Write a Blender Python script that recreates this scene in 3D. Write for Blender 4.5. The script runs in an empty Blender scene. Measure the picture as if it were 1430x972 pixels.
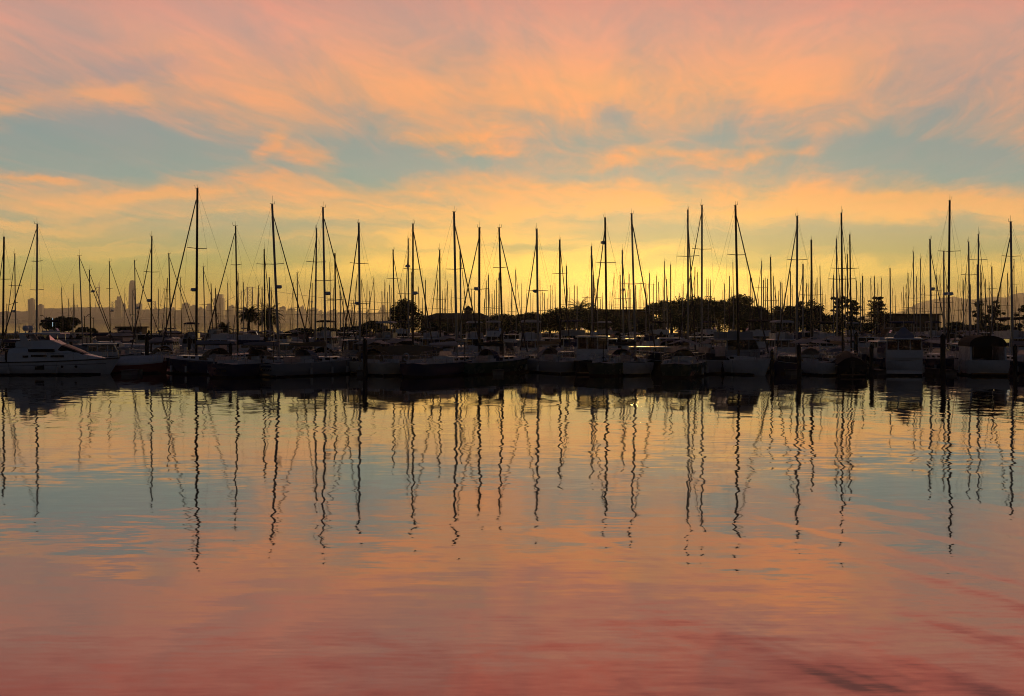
import bpy, bmesh, math, random
from mathutils import Vector, Matrix
R = math.radians
rng = random.Random(7)
SC = bpy.context.scene
COL = SC.collection

# ------------------------------------------------------------------ camera
F = 1600.0          # focal length expressed in photograph pixels (photo 1430 wide)
CX, HY = 715.0, 450.0
EYE = 4.5
cam_d = bpy.data.cameras.new('camera')
cam = bpy.data.objects.new('camera', cam_d)
COL.objects.link(cam)
cam.location = (0, 0, EYE)
cam.rotation_euler = (R(90), 0, 0)
cam_d.sensor_width = 36.0
cam_d.lens = 36.0 * F / 1430.0
cam_d.shift_y = -(486.0 - HY) / 1430.0
cam_d.clip_start = 0.5
cam_d.clip_end = 90000.0
SC.camera = cam

def at(px, py, Y):
    """world point seen at photograph pixel (px, py) at distance Y"""
    return Vector(((px - CX) / F * Y, Y, EYE - (py - HY) / F * Y))
def wx(px, Y):
    return (px - CX) / F * Y

SC.view_settings.view_transform = 'Standard'
SC.view_settings.look = 'None'
SC.view_settings.exposure = 0.0
SC.view_settings.gamma = 1.0
SC.render.engine = 'CYCLES'
SC.cycles.use_denoising = True
SC.cycles.pixel_filter_type = 'BLACKMAN_HARRIS'; SC.cycles.filter_width = 1.0
SC.cycles.max_bounces = 6
SC.cycles.diffuse_bounces = 2
SC.cycles.glossy_bounces = 3
SC.cycles.transmission_bounces = 4
SC.cycles.volume_bounces = 1
SC.cycles.transparent_max_bounces = 8
SC.cycles.caustics_reflective = False
SC.cycles.caustics_refractive = False

# ------------------------------------------------------------------ node helpers
def lin(c):
    def f(v):
        v /= 255.0
        return v / 12.92 if v <= 0.04045 else ((v + 0.055) / 1.055) ** 2.4
    return (f(c[0]), f(c[1]), f(c[2]), 1.0)

class NT:
    def __init__(self, tree):
        self.t = tree; self.n = tree.nodes; self.l = tree.links
    def new(self, typ, **kw):
        nd = self.n.new(typ)
        for k, v in kw.items(): setattr(nd, k, v)
        return nd
    def put(self, sock, v):
        if isinstance(v, bpy.types.NodeSocket): self.l.new(v, sock)
        elif v is not None: sock.default_value = v
    def math(self, op, a, b=None, c=None, clamp=False):
        nd = self.new('ShaderNodeMath', operation=op, use_clamp=clamp)
        self.put(nd.inputs[0], a); self.put(nd.inputs[1], b); self.put(nd.inputs[2], c)
        return nd.outputs[0]
    def vmath(self, op, a, b=None, scale=None):
        nd = self.new('ShaderNodeVectorMath', operation=op)
        self.put(nd.inputs[0], a); self.put(nd.inputs[1], b)
        if scale is not None: self.put(nd.inputs['Scale'], scale)
        return nd.outputs[0]
    def comb(self, x, y, z=0.0):
        nd = self.new('ShaderNodeCombineXYZ')
        self.put(nd.inputs[0], x); self.put(nd.inputs[1], y); self.put(nd.inputs[2], z)
        return nd.outputs[0]
    def sep(self, v):
        nd = self.new('ShaderNodeSeparateXYZ'); self.put(nd.inputs[0], v); return nd.outputs
    def noise(self, vec, scale, detail=3, rough=0.5, dist=0.0):
        nd = self.new('ShaderNodeTexNoise')
        self.put(nd.inputs['Vector'], vec)
        nd.inputs['Scale'].default_value = scale; nd.inputs['Detail'].default_value = detail
        nd.inputs['Roughness'].default_value = rough; nd.inputs['Distortion'].default_value = dist
        return nd.outputs
    def mapping(self, vec, loc=(0,0,0), rot=(0,0,0), scale=(1,1,1), typ='POINT'):
        nd = self.new('ShaderNodeMapping', vector_type=typ)
        self.put(nd.inputs[0], vec)
        nd.inputs['Location'].default_value = loc; nd.inputs['Rotation'].default_value = rot
        nd.inputs['Scale'].default_value = scale
        return nd.outputs[0]
    def ramp(self, fac, stops, interp='LINEAR'):
        nd = self.new('ShaderNodeValToRGB'); self.put(nd.inputs[0], fac)
        cr = nd.color_ramp; cr.interpolation = interp
        while len(cr.elements) > 1: cr.elements.remove(cr.elements[0])
        for i, (p, c) in enumerate(stops):
            e = cr.elements[0] if i == 0 else cr.elements.new(p)
            e.position = p
            e.color = c if not isinstance(c, (int, float)) else (c, c, c, 1)
        return nd.outputs[0]
    def smooth(self, v, a, b, lo=0.0, hi=1.0):
        nd = self.new('ShaderNodeMapRange', interpolation_type='SMOOTHSTEP')
        self.put(nd.inputs[0], v)
        for i, q in enumerate((a, b, lo, hi)): nd.inputs[1 + i].default_value = q
        return nd.outputs[0]
    def mix(self, fac, a, b, blend='MIX'):
        nd = self.new('ShaderNodeMix', data_type='RGBA', blend_type=blend)
        self.put(nd.inputs[0], fac); self.put(nd.inputs[6], a); self.put(nd.inputs[7], b)
        return nd.outputs[2]

# ------------------------------------------------------------------ sky
SUN_AZ, SUN_EL = R(6.2), R(1.8)
world = bpy.data.worlds.new('World'); SC.world = world; world.use_nodes = True
W = NT(world.node_tree); W.n.clear()
tc = W.new('ShaderNodeTexCoord')
dx, dy, dz = W.sep(tc.outputs['Generated'])[:3]
yc = W.math('MAXIMUM', dy, 0.08)
# sunset-side coordinates in units of 1000 pixel-equivalents: u across, v up from the horizon
u = W.math('MULTIPLY', W.math('DIVIDE', dx, yc), F / 1000.0)
v = W.math('MULTIPLY', W.math('DIVIDE', dz, yc), F / 1000.0)
v = W.math('MAXIMUM', v, 0.0)
# perspective cloud-sheet coordinates (a flat layer seen from below)
zz = W.math('ADD', W.math('MAXIMUM', dz, 0.0), 0.045)
cl = W.comb(W.math('DIVIDE', dx, zz), W.math('DIVIDE', dy, zz), 0.0)
cl = W.mapping(cl, rot=(0, 0, R(9)))
streak = W.noise(W.mapping(cl, scale=(0.95, 0.16, 1), loc=(3.1, 0.7, 0)), 1.3, 6, 0.58, 0.7)[0]
puff = W.noise(W.mapping(cl, scale=(1.0, 0.42, 1), loc=(8.3, 2.2, 0)), 1.1, 7, 0.62, 0.5)[0]
uv0 = W.comb(u, v, 0.0)
warpn = W.noise(W.mapping(uv0, scale=(5.5, 11.0, 1)), 1.0, 5, 0.6)[1]
warp = W.vmath('MULTIPLY', W.vmath('SUBTRACT', warpn, (0.5, 0.5, 0.5)), (0.20, 0.080, 0.0))
uv = W.vmath('ADD', uv0, warp)
us, vs, _ = W.sep(uv)[:3]
# thin horizontal bars low down
bars = W.noise(W.mapping(uv, scale=(2.4, 26.0, 1), loc=(1.7, 0.35, 0)), 1.0, 5, 0.55, 0.3)[0]

cov = W.ramp(W.math('MULTIPLY', vs, 1 / 0.6), [
    (0.0, .25), (.10, .36), (.20, .40), (.26, .56), (.30, .64), (.335, .44), (.37, .27), (.42, .30),
    (.47, .44), (.52, .58), (.60, .61), (.80, .59), (1.0, .56)])
# (px, py, rx, ry, tilt, weight) : cloud banks (+) and openings (-)
BLOBS = [
 (140, 130, 100, 26, -6, .50), (20, 145, 60, 26, 0, .35), (175, 198, 270, 62, 0, -.55), (60, 205, 150, 50, 0, -.25),
 (45, 249, 95, 11, -3, .55), (235, 268, 150, 20, 4, .45), (372, 196, 60, 30, 40, .42),
 (555, 222, 105, 40, 0, -.32), (760, 240, 260, 20, 0, -.34), (440, 218, 90, 28, -12, .36), (900, 208, 130, 26, 8, .36), (640, 190, 150, 28, -4, .42), (800, 232, 160, 16, 4, .25), (1080, 214, 110, 14, 6, .35), (680, 222, 90, 12, 5, .3), (700, 190, 80, 18, 0, -.34),
 (640, 214, 90, 14, 3, .28), (845, 160, 60, 18, 0, -.42), (1010, 186, 120, 20, 4, -.30),
 (1240, 222, 260, 42, -2, -.55), (1420, 250, 150, 34, 0, -.40), (990, 212, 100, 14, -5, .22),
 (60, 70, 200, 80, 0, -.30), (190, 95, 170, 40, 6, -.36), (330, 30, 200, 50, -14, -.2), (250, 60, 120, 26, -20, .2), (600, 130, 330, 90, 0, .25), (880, 120, 300, 80, 12, .25),
 (1180, 70, 330, 60, 22, .25), (1330, 120, 200, 80, 0, -.16), (480, 60, 200, 70, -10, .08),
 (890, 398, 300, 46, 0, .65), (680, 372, 250, 22, 0, .55), (735, 349, 110, 13, 0, -.75), (700, 330, 300, 20, 0, .30),
 (1080, 300, 300, 30, 4, .30), (1300, 290, 300, 22, 3, .28), (1290, 345, 240, 40, 0, -.42), (330, 345, 300, 34, 0, -.30),
 (110, 392, 300, 70, 0, -.40), (150, 342, 160, 16, 0, .25), (560, 290, 260, 34, 0, .22),
]
tot = cov
for (px, py, rx, ry, tilt, w) in BLOBS:
    m = W.mapping(uv, loc=((px - CX) / 1000, (HY - py) / 1000, 0), rot=(0, 0, R(tilt)),
                  scale=(rx / 1000, ry / 1000, 1), typ='TEXTURE')
    g = W.new('ShaderNodeTexGradient', gradient_type='SPHERICAL'); W.put(g.inputs[0], m)
    sm = W.smooth(g.outputs['Fac'], 0.0, 1.0)
    tot = W.math('MULTIPLY_ADD', sm, w * (0.85 if w < 0 else 1.0), tot)
hi_w = W.smooth(v, 0.08, 0.22)          # streaks and puffs belong to the upper sky, bars to the lower
nz = W.math('MULTIPLY_ADD', W.math('SUBTRACT', streak, 0.5), 0.95, W.math('MULTIPLY', W.math('SUBTRACT', puff, 0.5), 1.3))
nz = W.math('MULTIPLY', nz, hi_w)
bz = W.math('MULTIPLY', W.math('MULTIPLY', W.math('SUBTRACT', bars, 0.5), 2.7), W.math('SUBTRACT', 1.0, W.smooth(v, 0.10, 0.26)))
tot = W.math('ADD', W.math('ADD', tot, nz), bz)
wisp = W.noise(W.mapping(cl, scale=(2.6, 0.75, 1), loc=(1.3, 5.2, 0)), 1.5, 6, 0.65, 0.9)[0]
tot = W.math('MULTIPLY_ADD', W.math('MULTIPLY', W.math('SUBTRACT', wisp, 0.5), hi_w), 0.85, tot)
cloud = W.smooth(tot, 0.02, 1.02)

vv = W.math('MULTIPLY', v, 1 / 0.6)
clear = W.ramp(vv, [
 (0.0, lin((180, 132, 62))), (.035, lin((190, 150, 62))), (.08, lin((180, 156, 70))), (.14, lin((168, 160, 92))), (.22, lin((170, 164, 124))),
 (.34, lin((148, 160, 148))), (.45, lin((146, 156, 150))), (.55, lin((168, 152, 146))), (.74, lin((196, 156, 146))),
 (.85, lin((180, 120, 116))), (1.0, lin((118, 82, 88)))])
lit = W.ramp(vv, [
 (0.0, lin((206, 152, 78))), (.06, lin((246, 190, 74))), (.12, lin((255, 206, 88))), (.19, lin((252, 196, 102))), (.27, lin((244, 180, 108))),
 (.36, lin((242, 166, 102))), (.45, lin((246, 170, 110))), (.55, lin((246, 172, 118))), (.68, lin((234, 166, 134))), (.75, lin((228, 156, 132))),
 (.84, lin((230, 142, 120))), (.90, lin((222, 130, 112))), (1.0, lin((150, 104, 94)))])
# the side away from the sun: duller, pinker clouds
side = W.smooth(W.math('ABSOLUTE', W.math('SUBTRACT', u, 0.15)), 0.10, 0.85)
lit = W.mix(W.math('MULTIPLY', side, 0.42), lit, W.ramp(vv, [
 (0.0, lin((176, 134, 80))), (.10, lin((200, 160, 92))), (.25, lin((218, 172, 122))), (.40, lin((216, 160, 124))),
 (.73, lin((202, 158, 146))), (.85, lin((206, 132, 122))), (1.0, lin((138, 88, 94)))]))
sky_c = W.mix(cloud, clear, lit)
# fine tonal streaks inside the cloud deck
tone = W.math('MULTIPLY_ADD', W.math('SUBTRACT', streak, 0.5), 0.42, 1.0)
tone = W.math('MULTIPLY_ADD', W.math('SUBTRACT', puff, 0.5), 0.25, tone)
tone = W.math('MULTIPLY_ADD', W.math('SUBTRACT', wisp, 0.5), 0.42, tone)
tone = W.mix(hi_w, (1, 1, 1, 1), W.comb(tone, W.math('MULTIPLY_ADD', W.math('SUBTRACT', streak, 0.5), 0.10, 1.0), 1.0))
sky_c = W.mix(1.0, sky_c, tone, 'MULTIPLY')
gain = W.ramp(vv, [(0.0, .76), (.06, .72), (.12, .66), (.2, .60), (.4, .53), (.8, .50)])
sky_c = W.mix(1.0, sky_c, W.vmath('SCALE', gain, scale=2.0), 'MULTIPLY')
# glow of the sun through the low cloud
gm = W.mapping(uv, loc=((905 - CX) / 1000, (HY - 402) / 1000, 0), scale=(0.33, 0.085, 1), typ='TEXTURE')
gd = W.new('ShaderNodeTexGradient', gradient_type='QUADRATIC_SPHERE'); W.put(gd.inputs[0], gm)
sky_c = W.mix(gd.outputs['Fac'], sky_c, (0.36, 0.26, 0.02, 1), 'ADD')
bg1 = W.new('ShaderNodeBackground'); W.put(bg1.inputs[0], sky_c); bg1.inputs[1].default_value = 1.0

nish = W.new('ShaderNodeTexSky', sky_type='NISHITA')
nish.sun_disc = False
nish.sun_elevation = SUN_EL; nish.sun_rotation = SUN_AZ
nish.air_density = 1.0; nish.dust_density = 1.5; nish.ozone_density = 2.0
bg2 = W.new('ShaderNodeBackground'); W.put(bg2.inputs[0], W.mix(1.0, nish.outputs[0], (1.12, 0.84, 0.92, 1), 'MULTIPLY')); bg2.inputs[1].default_value = 0.06
hyp = W.math('SQRT', W.math('ADD', W.math('MULTIPLY', dx, dx), W.math('MULTIPLY', dy, dy)))
front = W.smooth(W.math('DIVIDE', dy, W.math('MAXIMUM', hyp, 0.001)), 0.15, 0.80)
low = W.smooth(dz, 0.32, 0.62, 1.0, 0.0)
ms = W.new('ShaderNodeMixShader')
W.put(ms.inputs[0], W.math('MULTIPLY', front, low)); W.l.new(bg2.outputs[0], ms.inputs[1]); W.l.new(bg1.outputs[0], ms.inputs[2])
wo = W.new('ShaderNodeOutputWorld'); W.l.new(ms.outputs[0], wo.inputs[0])
world.cycles.sampling_method = 'MANUAL'; world.cycles.sample_map_resolution = 1024

# the sun has sunk into the cloud at the horizon: a weak, wide, warm light
sd = bpy.data.lights.new('sun', 'SUN'); sd.energy = 0.40; sd.angle = R(3); sd.color = (1.0, 0.62, 0.18)
so = bpy.data.objects.new('sun', sd); COL.objects.link(so)
so.rotation_euler = (R(90) - SUN_EL, 0, math.pi - SUN_AZ)
so.location = (200, 1800, 120)

# ------------------------------------------------------------------ materials
def mat(name, col, rough=0.6, metal=0.0, var=0.25, scale=3.0, spec=0.4, coat=0.0):
    m = bpy.data.materials.new(name); m.use_nodes = True
    T = NT(m.node_tree); T.n.clear()
    o = T.new('ShaderNodeOutputMaterial'); b = T.new('ShaderNodeBsdfPrincipled')
    c = T.new('ShaderNodeTexCoord')
    nz = T.noise(c.outputs['Object'], scale, 4, 0.6)[0]
    k = T.math('MULTIPLY_ADD', T.math('SUBTRACT', nz, 0.5), var * 2, 1.0)
    cc = T.mix(1.0, (col[0], col[1], col[2], 1), T.comb(k, k, k), 'MULTIPLY')
    T.put(b.inputs['Base Color'], cc)
    T.put(b.inputs['Roughness'], T.math('MULTIPLY_ADD', T.math('SUBTRACT', nz, 0.5), 0.3, rough, clamp=True))
    b.inputs['Metallic'].default_value = metal
    b.inputs['Specular IOR Level'].default_value = spec
    b.inputs['Coat Weight'].default_value = coat
    T.l.new(b.outputs[0], o.inputs[0])
    return m

def water_material():
    m = bpy.data.materials.new('water'); m.use_nodes = True
    T = NT(m.node_tree); T.n.clear()
    o = T.new('ShaderNodeOutputMaterial')
    g = T.new('ShaderNodeNewGeometry')
    P = g.outputs['Position']
    def slope(vec, scale, detail, rough, amp):
        c = T.noise(vec, scale, detail, rough)[1]
        return T.vmath('MULTIPLY', T.vmath('SUBTRACT', c, (0.5, 0.5, 0.5)), amp)
    # calm and ruffled patches
    patch = T.smooth(T.noise(T.mapping(P, scale=(0.030, 0.075, 1)), 1.0, 3, 0.5)[0], 0.38, 0.66, 0.45, 1.35)
    s1 = slope(T.mapping(P, scale=(0.95, 0.80, 1)), 1.0, 3, 0.55, (0.060, 0.026, 0))     # 2 m waves
    s2 = slope(T.mapping(P, scale=(1.1, 3.2, 1)), 1.0, 3, 0.55, (0.016, 0.024, 0))      # ripples
    s3 = slope(T.mapping(P, scale=(0.10, 0.13, 1)), 1.0, 2, 0.5, (0.010, 0.020, 0))     # long undulation
    s5 = slope(T.mapping(P, scale=(0.55, 2.6, 1)), 1.0, 4, 0.6, (0.010, 0.060, 0))       # fine wavelets
    s6 = slope(T.mapping(P, scale=(2.2, 9.0, 1)), 1.0, 2, 0.5, (0.010, 0.032, 0))
    s2 = T.vmath('ADD', s2, T.vmath('ADD', s5, s6))
    # wake bands running away down the right hand side
    wm = T.mapping(P, rot=(0, 0, R(-64)), scale=(15.0, 1.30, 1), typ='TEXTURE')
    wk = T.noise(wm, 1.0, 3, 0.5, 0.25)[0]
    px_, py_, _ = T.sep(P)[:3]
    reg = T.math('MULTIPLY', T.smooth(T.math('ADD', px_, T.math('MULTIPLY', py_, 0.0)), -3.0, 3.5), T.smooth(py_, 20.0, 34.0, 1.0, 0.2))
    wv = T.math('MULTIPLY', T.math('MULTIPLY', T.math('MINIMUM', T.math('SUBTRACT', wk, 0.52), 0.01), 0.22), reg)
    s4 = T.vmath('SCALE', (0.90, 0.43, 0.0), scale=wv)
    s = T.vmath('ADD', T.vmath('SCALE', T.vmath('ADD', s1, s2), scale=patch), T.vmath('ADD', s3, s4))
    # the water lies flatter in the lee of the moored boats
    s = T.vmath('MULTIPLY', s, T.comb(T.smooth(py_, 20.0, 60.0, 0.9, 1.9), T.smooth(py_, 22.0, 75.0, 1.0, 0.36), 0.0))
    sx, sy, _ = T.sep(s)[:3]
    nrm = T.vmath('NORMALIZE', T.comb(sx, sy, 1.0))
    gl = T.new('ShaderNodeBsdfGlossy'); gl.inputs['Roughness'].default_value = 0.03
    gl.inputs['Color'].default_value = (0.86, 0.82, 0.82, 1)
    T.put(gl.inputs['Normal'], nrm)
    df = T.new('ShaderNodeBsdfDiffuse'); df.inputs['Color'].default_value = (0.035, 0.030, 0.032, 1)
    fr = T.new('ShaderNodeFresnel'); fr.inputs['IOR'].default_value = 1.6
    T.put(fr.inputs['Normal'], nrm)
    fac = T.math('MULTIPLY_ADD', fr.outputs[0], 0.56, 0.325, clamp=True)
    T.put(gl.inputs['Color'], T.ramp(fr.outputs[0], [(0.15, (0.98, 0.80, 0.77, 1)), (0.30, (0.97, 0.80, 0.74, 1)), (0.48, (0.93, 0.90, 0.88, 1)), (0.8, (0.97, 0.95, 0.90, 1))]))
    mx = T.new('ShaderNodeMixShader'); T.put(mx.inputs[0], fac)
    T.l.new(df.outputs[0], mx.inputs[1]); T.l.new(gl.outputs[0], mx.inputs[2])
    T.l.new(mx.outputs[0], o.inputs[0])
    return m

# ------------------------------------------------------------------ water sheet
def mesh_obj(name, verts, faces, m, parent=None, smooth=False):
    me = bpy.data.meshes.new(name); me.from_pydata(verts, [], faces); me.update()
    if m: me.materials.append(m)
    if smooth:
        for p in me.polygons: p.use_smooth = True
    ob = bpy.data.objects.new(name, me); COL.objects.link(ob)
    if parent is not None: ob.parent = parent
    return ob
S_ = 13400.0
water = mesh_obj('water', [(-S_, -300, 0), (S_, -300, 0), (S_, S_, 0), (-S_, S_, 0)], [(0, 1, 2, 3)], water_material())
water['kind'] = 'structure'

# ------------------------------------------------------------------ mesh helpers
class MB:
    def __init__(self): self.v = []; self.f = []
    def quad(self, a, b, c, d):
        i = len(self.v); self.v += [a, b, c, d]; self.f.append((i, i + 1, i + 2, i + 3)); return self
    def box(self, c, s, rz=0.0, taper=1.0, shx=0.0):
        """box centred at c (x,y) standing on c.z; s = full sizes; taper scales the top, shx shifts it in x"""
        i = len(self.v); cr, sr = math.cos(rz), math.sin(rz)
        for (k, zz_) in ((1.0, 0.0), (taper, s[2])):
            for (a, b) in ((-1, -1), (1, -1), (1, 1), (-1, 1)):
                x = a * s[0] / 2 * k + (shx if zz_ else 0); y = b * s[1] / 2 * k
                self.v.append((c[0] + x * cr - y * sr, c[1] + x * sr + y * cr, c[2] + zz_))
        for q in ((3, 2, 1, 0), (4, 5, 6, 7), (0, 1, 5, 4), (1, 2, 6, 5), (2, 3, 7, 6), (3, 0, 4, 7)):
            self.f.append(tuple(i + j for j in q))
        return self
    def tube(self, p0, p1, r0, r1=None, n=6, cap=True):
        r1 = r0 if r1 is None else r1
        p0, p1 = Vector(p0), Vector(p1); d = (p1 - p0)
        if d.length < 1e-6: return self
        d.normalize()
        a = d.orthogonal().normalized(); b = d.cross(a)
        i = len(self.v)
        for (p, r) in ((p0, r0), (p1, r1)):
            for k in range(n):
                t = 2 * math.pi * k / n
                self.v.append(tuple(p + a * (r * math.cos(t)) + b * (r * math.sin(t))))
        for k in range(n):
            self.f.append((i + k, i + (k + 1) % n, i + n + (k + 1) % n, i + n + k))
        if cap:
            self.f.append(tuple(i + k for k in range(n - 1, -1, -1))); self.f.append(tuple(i + n + k for k in range(n)))
        return self
    def path(self, pts, r, n=5):
        for a, b in zip(pts[:-1], pts[1:]): self.tube(a, b, r, r, n)
        return self
    def rings(self, rings, closed=True, cap0=True, cap1=True):
        """loft a list of equal-length point rings"""
        i = len(self.v); n = len(rings[0])
        for r in rings: self.v += [tuple(p) for p in r]
        for a in range(len(rings) - 1):
            for k in range(n if closed else n - 1):
                k2 = (k + 1) % n
                self.f.append((i + a * n + k, i + a * n + k2, i + (a + 1) * n + k2, i + (a + 1) * n + k))
        if cap0: self.f.append(tuple(i + k for k in range(n - 1, -1, -1)))
        if cap1: self.f.append(tuple(i + (len(rings) - 1) * n + k for k in range(n)))
        return self
    def ball(self, c, r, sx=1, sy=1, sz=1, nu=10, nv=6):
        rs = []
        for j in range(1, nv):
            t = math.pi * j / nv
            rs.append([(c[0] + r * sx * math.sin(t) * math.cos(2 * math.pi * k / nu), c[1] + r * sy * math.sin(t) * math.sin(2 * math.pi * k / nu),
                        c[2] - r * sz * math.cos(t)) for k in range(nu)])
        return self.rings(rs)
    def build(self, name, m, parent=None, smooth=False):
        return mesh_obj(name, self.v, self.f, m, parent, smooth)

def tag(o, label, cat, group=None, kind=None):
    if label: o['label'] = label
    if cat: o['category'] = cat
    if group: o['group'] = group
    if kind: o['kind'] = kind
    return o
def empty(name, loc, rz=0.0):
    o = bpy.data.objects.new(name, None); COL.objects.link(o)
    o.location = loc; o.rotation_euler = (0, 0, rz); o.empty_display_size = 0.5
    return o
def copy_tree(o, parent=None):
    c = o.copy(); COL.objects.link(c)
    if parent is not None: c.parent = parent
    for ch in list(o.children): copy_tree(ch, c)
    return c

# ------------------------------------------------------------------ materials of the things
M = {}
M['white'] = mat('white_gelcoat', (0.62, 0.62, 0.62), 0.28, 0, 0.10, 1.2, 0.5)
M['cream'] = mat('cream_gelcoat', (0.52, 0.48, 0.40), 0.32, 0, 0.12, 1.2, 0.5)
M['blue'] = mat('navy_hull', (0.025, 0.035, 0.085), 0.22, 0, 0.2, 1.2, 0.5)
M['black'] = mat('black_hull', (0.015, 0.015, 0.017), 0.22, 0, 0.2, 1.2, 0.5)
M['green'] = mat('green_hull', (0.02, 0.06, 0.045), 0.25, 0, 0.2, 1.2, 0.5)
M['red'] = mat('red_hull', (0.16, 0.025, 0.02), 0.3, 0, 0.2, 1.2, 0.5)
M['grey'] = mat('grey_gelcoat', (0.30, 0.31, 0.33), 0.35, 0, 0.12, 1.2, 0.5)
M['boot'] = mat('boot_paint', (0.012, 0.012, 0.014), 0.8, 0, 0.2, 2, 0.1)
M['deck'] = mat('nonskid_deck', (0.42, 0.41, 0.38), 0.75, 0, 0.15, 6)
M['teak'] = mat('teak', (0.16, 0.09, 0.045), 0.6, 0, 0.35, 9)
M['alloy'] = mat('mast_alloy', (0.30, 0.29, 0.28), 0.45, 0.5, 0.12, 1.5)
M['spar_dark'] = mat('dark_spar', (0.035, 0.030, 0.028), 0.4, 0.2, 0.2, 1.5)
M['steel'] = mat('stainless', (0.5, 0.5, 0.5), 0.25, 1.0, 0.1, 3)
M['wire'] = mat('rigging_wire', (0.10, 0.095, 0.09), 0.45, 0.6, 0.1, 3)
M['canvas_blue'] = mat('blue_canvas', (0.02, 0.03, 0.08), 0.9, 0, 0.25, 5)
M['canvas_black'] = mat('black_canvas', (0.014, 0.014, 0.016), 0.9, 0, 0.25, 5)
M['canvas_tan'] = mat('tan_canvas', (0.17, 0.12, 0.07), 0.9, 0, 0.25, 5)
M['canvas_white'] = mat('white_tarp', (0.58, 0.55, 0.55), 0.8, 0, 0.2, 5)
M['canvas_grey'] = mat('grey_canvas', (0.20, 0.20, 0.24), 0.9, 0, 0.2, 5)
M['sail'] = mat('furled_sailcloth', (0.09, 0.075, 0.07), 0.85, 0, 0.3, 6)
M['rubber'] = mat('fender_rubber', (0.45, 0.44, 0.42), 0.5, 0, 0.15, 4)
M['wood_pile'] = mat('creosoted_timber', (0.035, 0.026, 0.02), 0.85, 0, 0.4, 4)
M['dock'] = mat('weathered_planks', (0.10, 0.085, 0.07), 0.85, 0, 0.4, 5)
M['concrete'] = mat('float_concrete', (0.22, 0.21, 0.20), 0.85, 0, 0.25, 3)
M['leaf'] = mat('leaf', (0.045, 0.062, 0.025), 0.7, 0, 0.45, 0.6)
M['leaf2'] = mat('pine_needles', (0.030, 0.046, 0.022), 0.75, 0, 0.45, 0.6)
M['palm'] = mat('palm_frond', (0.050, 0.070, 0.028), 0.6, 0, 0.35, 0.8)
M['bark'] = mat('bark', (0.055, 0.040, 0.030), 0.9, 0, 0.4, 3)
M['earth'] = mat('bank_earth', (0.075, 0.062, 0.048), 0.95, 0, 0.4, 0.4)
M['wall'] = mat('shingle_wall', (0.16, 0.12, 0.085), 0.9, 0, 0.25, 1.0)
M['roof'] = mat('roof_shingle', (0.07, 0.055, 0.05), 0.9, 0, 0.3, 1.0)
M['hill'] = mat('far_hillside', (0.085, 0.080, 0.055), 0.95, 0, 0.35, 0.004)
M['tower'] = mat('tower_cladding', (0.22, 0.20, 0.19), 0.6, 0, 0.15, 0.02)
M['tower2'] = mat('pale_cladding', (0.34, 0.31, 0.29), 0.7, 0, 0.15, 0.02)
M['tower3'] = mat('dark_cladding', (0.13, 0.11, 0.11), 0.5, 0, 0.15, 0.02)
M['bridge'] = mat('bridge_steel', (0.16, 0.16, 0.17), 0.6, 0.3, 0.15, 0.05)
M['mastred'] = mat('red_white_steel', (0.28, 0.10, 0.07), 0.6, 0.2, 0.2, 0.02)

def glass_mat():
    m = bpy.data.materials.new('tinted_glass'); m.use_nodes = True
    T = NT(m.node_tree); T.n.clear()
    o = T.new('ShaderNodeOutputMaterial')
    tr = T.new('ShaderNodeBsdfTransparent'); tr.inputs[0].default_value = (0.55, 0.52, 0.48, 1)
    gl = T.new('ShaderNodeBsdfGlossy'); gl.inputs['Roughness'].default_value = 0.04
    fr = T.new('ShaderNodeFresnel'); fr.inputs['IOR'].default_value = 1.5
    mx = T.new('ShaderNodeMixShader'); T.l.new(fr.outputs[0], mx.inputs[0])
    T.l.new(tr.outputs[0], mx.inputs[1]); T.l.new(gl.outputs[0], mx.inputs[2]); T.l.new(mx.outputs[0], o.inputs[0])
    return m
M['glass'] = glass_mat()
M['dark_glass'] = mat('dark_glass', (0.012, 0.012, 0.015), 0.35, 0, 0.1, 1, 0.10)
def cloth_mat(name, col, k=0.6):
    m = bpy.data.materials.new(name); m.use_nodes = True
    T = NT(m.node_tree); T.n.clear(); o = T.new('ShaderNodeOutputMaterial')
    c = T.new('ShaderNodeTexCoord'); q = T.math('MULTIPLY_ADD', T.noise(c.outputs['Object'], 4.0, 4)[0], 0.6, 0.7)
    cc = T.mix(1.0, (col[0], col[1], col[2], 1), T.comb(q, q, q), 'MULTIPLY')
    a = T.new('ShaderNodeBsdfDiffuse'); b = T.new('ShaderNodeBsdfTranslucent'); T.put(a.inputs[0], cc); T.put(b.inputs[0], cc)
    x = T.new('ShaderNodeMixShader'); x.inputs[0].default_value = k
    T.l.new(a.outputs[0], x.inputs[1]); T.l.new(b.outputs[0], x.inputs[2]); T.l.new(x.outputs[0], o.inputs[0]); return m
M['thin_white'] = cloth_mat('thin_white_cloth', (0.72, 0.66, 0.62))
M['vinyl'] = cloth_mat('cloudy_vinyl', (0.62, 0.56, 0.50), 0.8)
def lamp_mat(name, col, s):
    m = bpy.data.materials.new(name); m.use_nodes = True
    T = NT(m.node_tree); T.n.clear(); o = T.new('ShaderNodeOutputMaterial'); e = T.new('ShaderNodeEmission')
    c = T.new('ShaderNodeTexCoord'); k = T.math('MULTIPLY_ADD', T.noise(c.outputs['Object'], 2.0)[0], 0.4, 0.8)
    T.put(e.inputs[0], T.mix(1.0, col, T.comb(k, k, k), 'MULTIPLY')); e.inputs[1].default_value = s
    T.l.new(e.outputs[0], o.inputs[0]); return m
M['lamp'] = lamp_mat('lit_lamp', (0.6, 0.85, 1.0, 1), 0.5)
M['lamp_warm'] = lamp_mat('lit_warm_lamp', (1.0, 0.85, 0.65, 1), 3.0)

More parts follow.
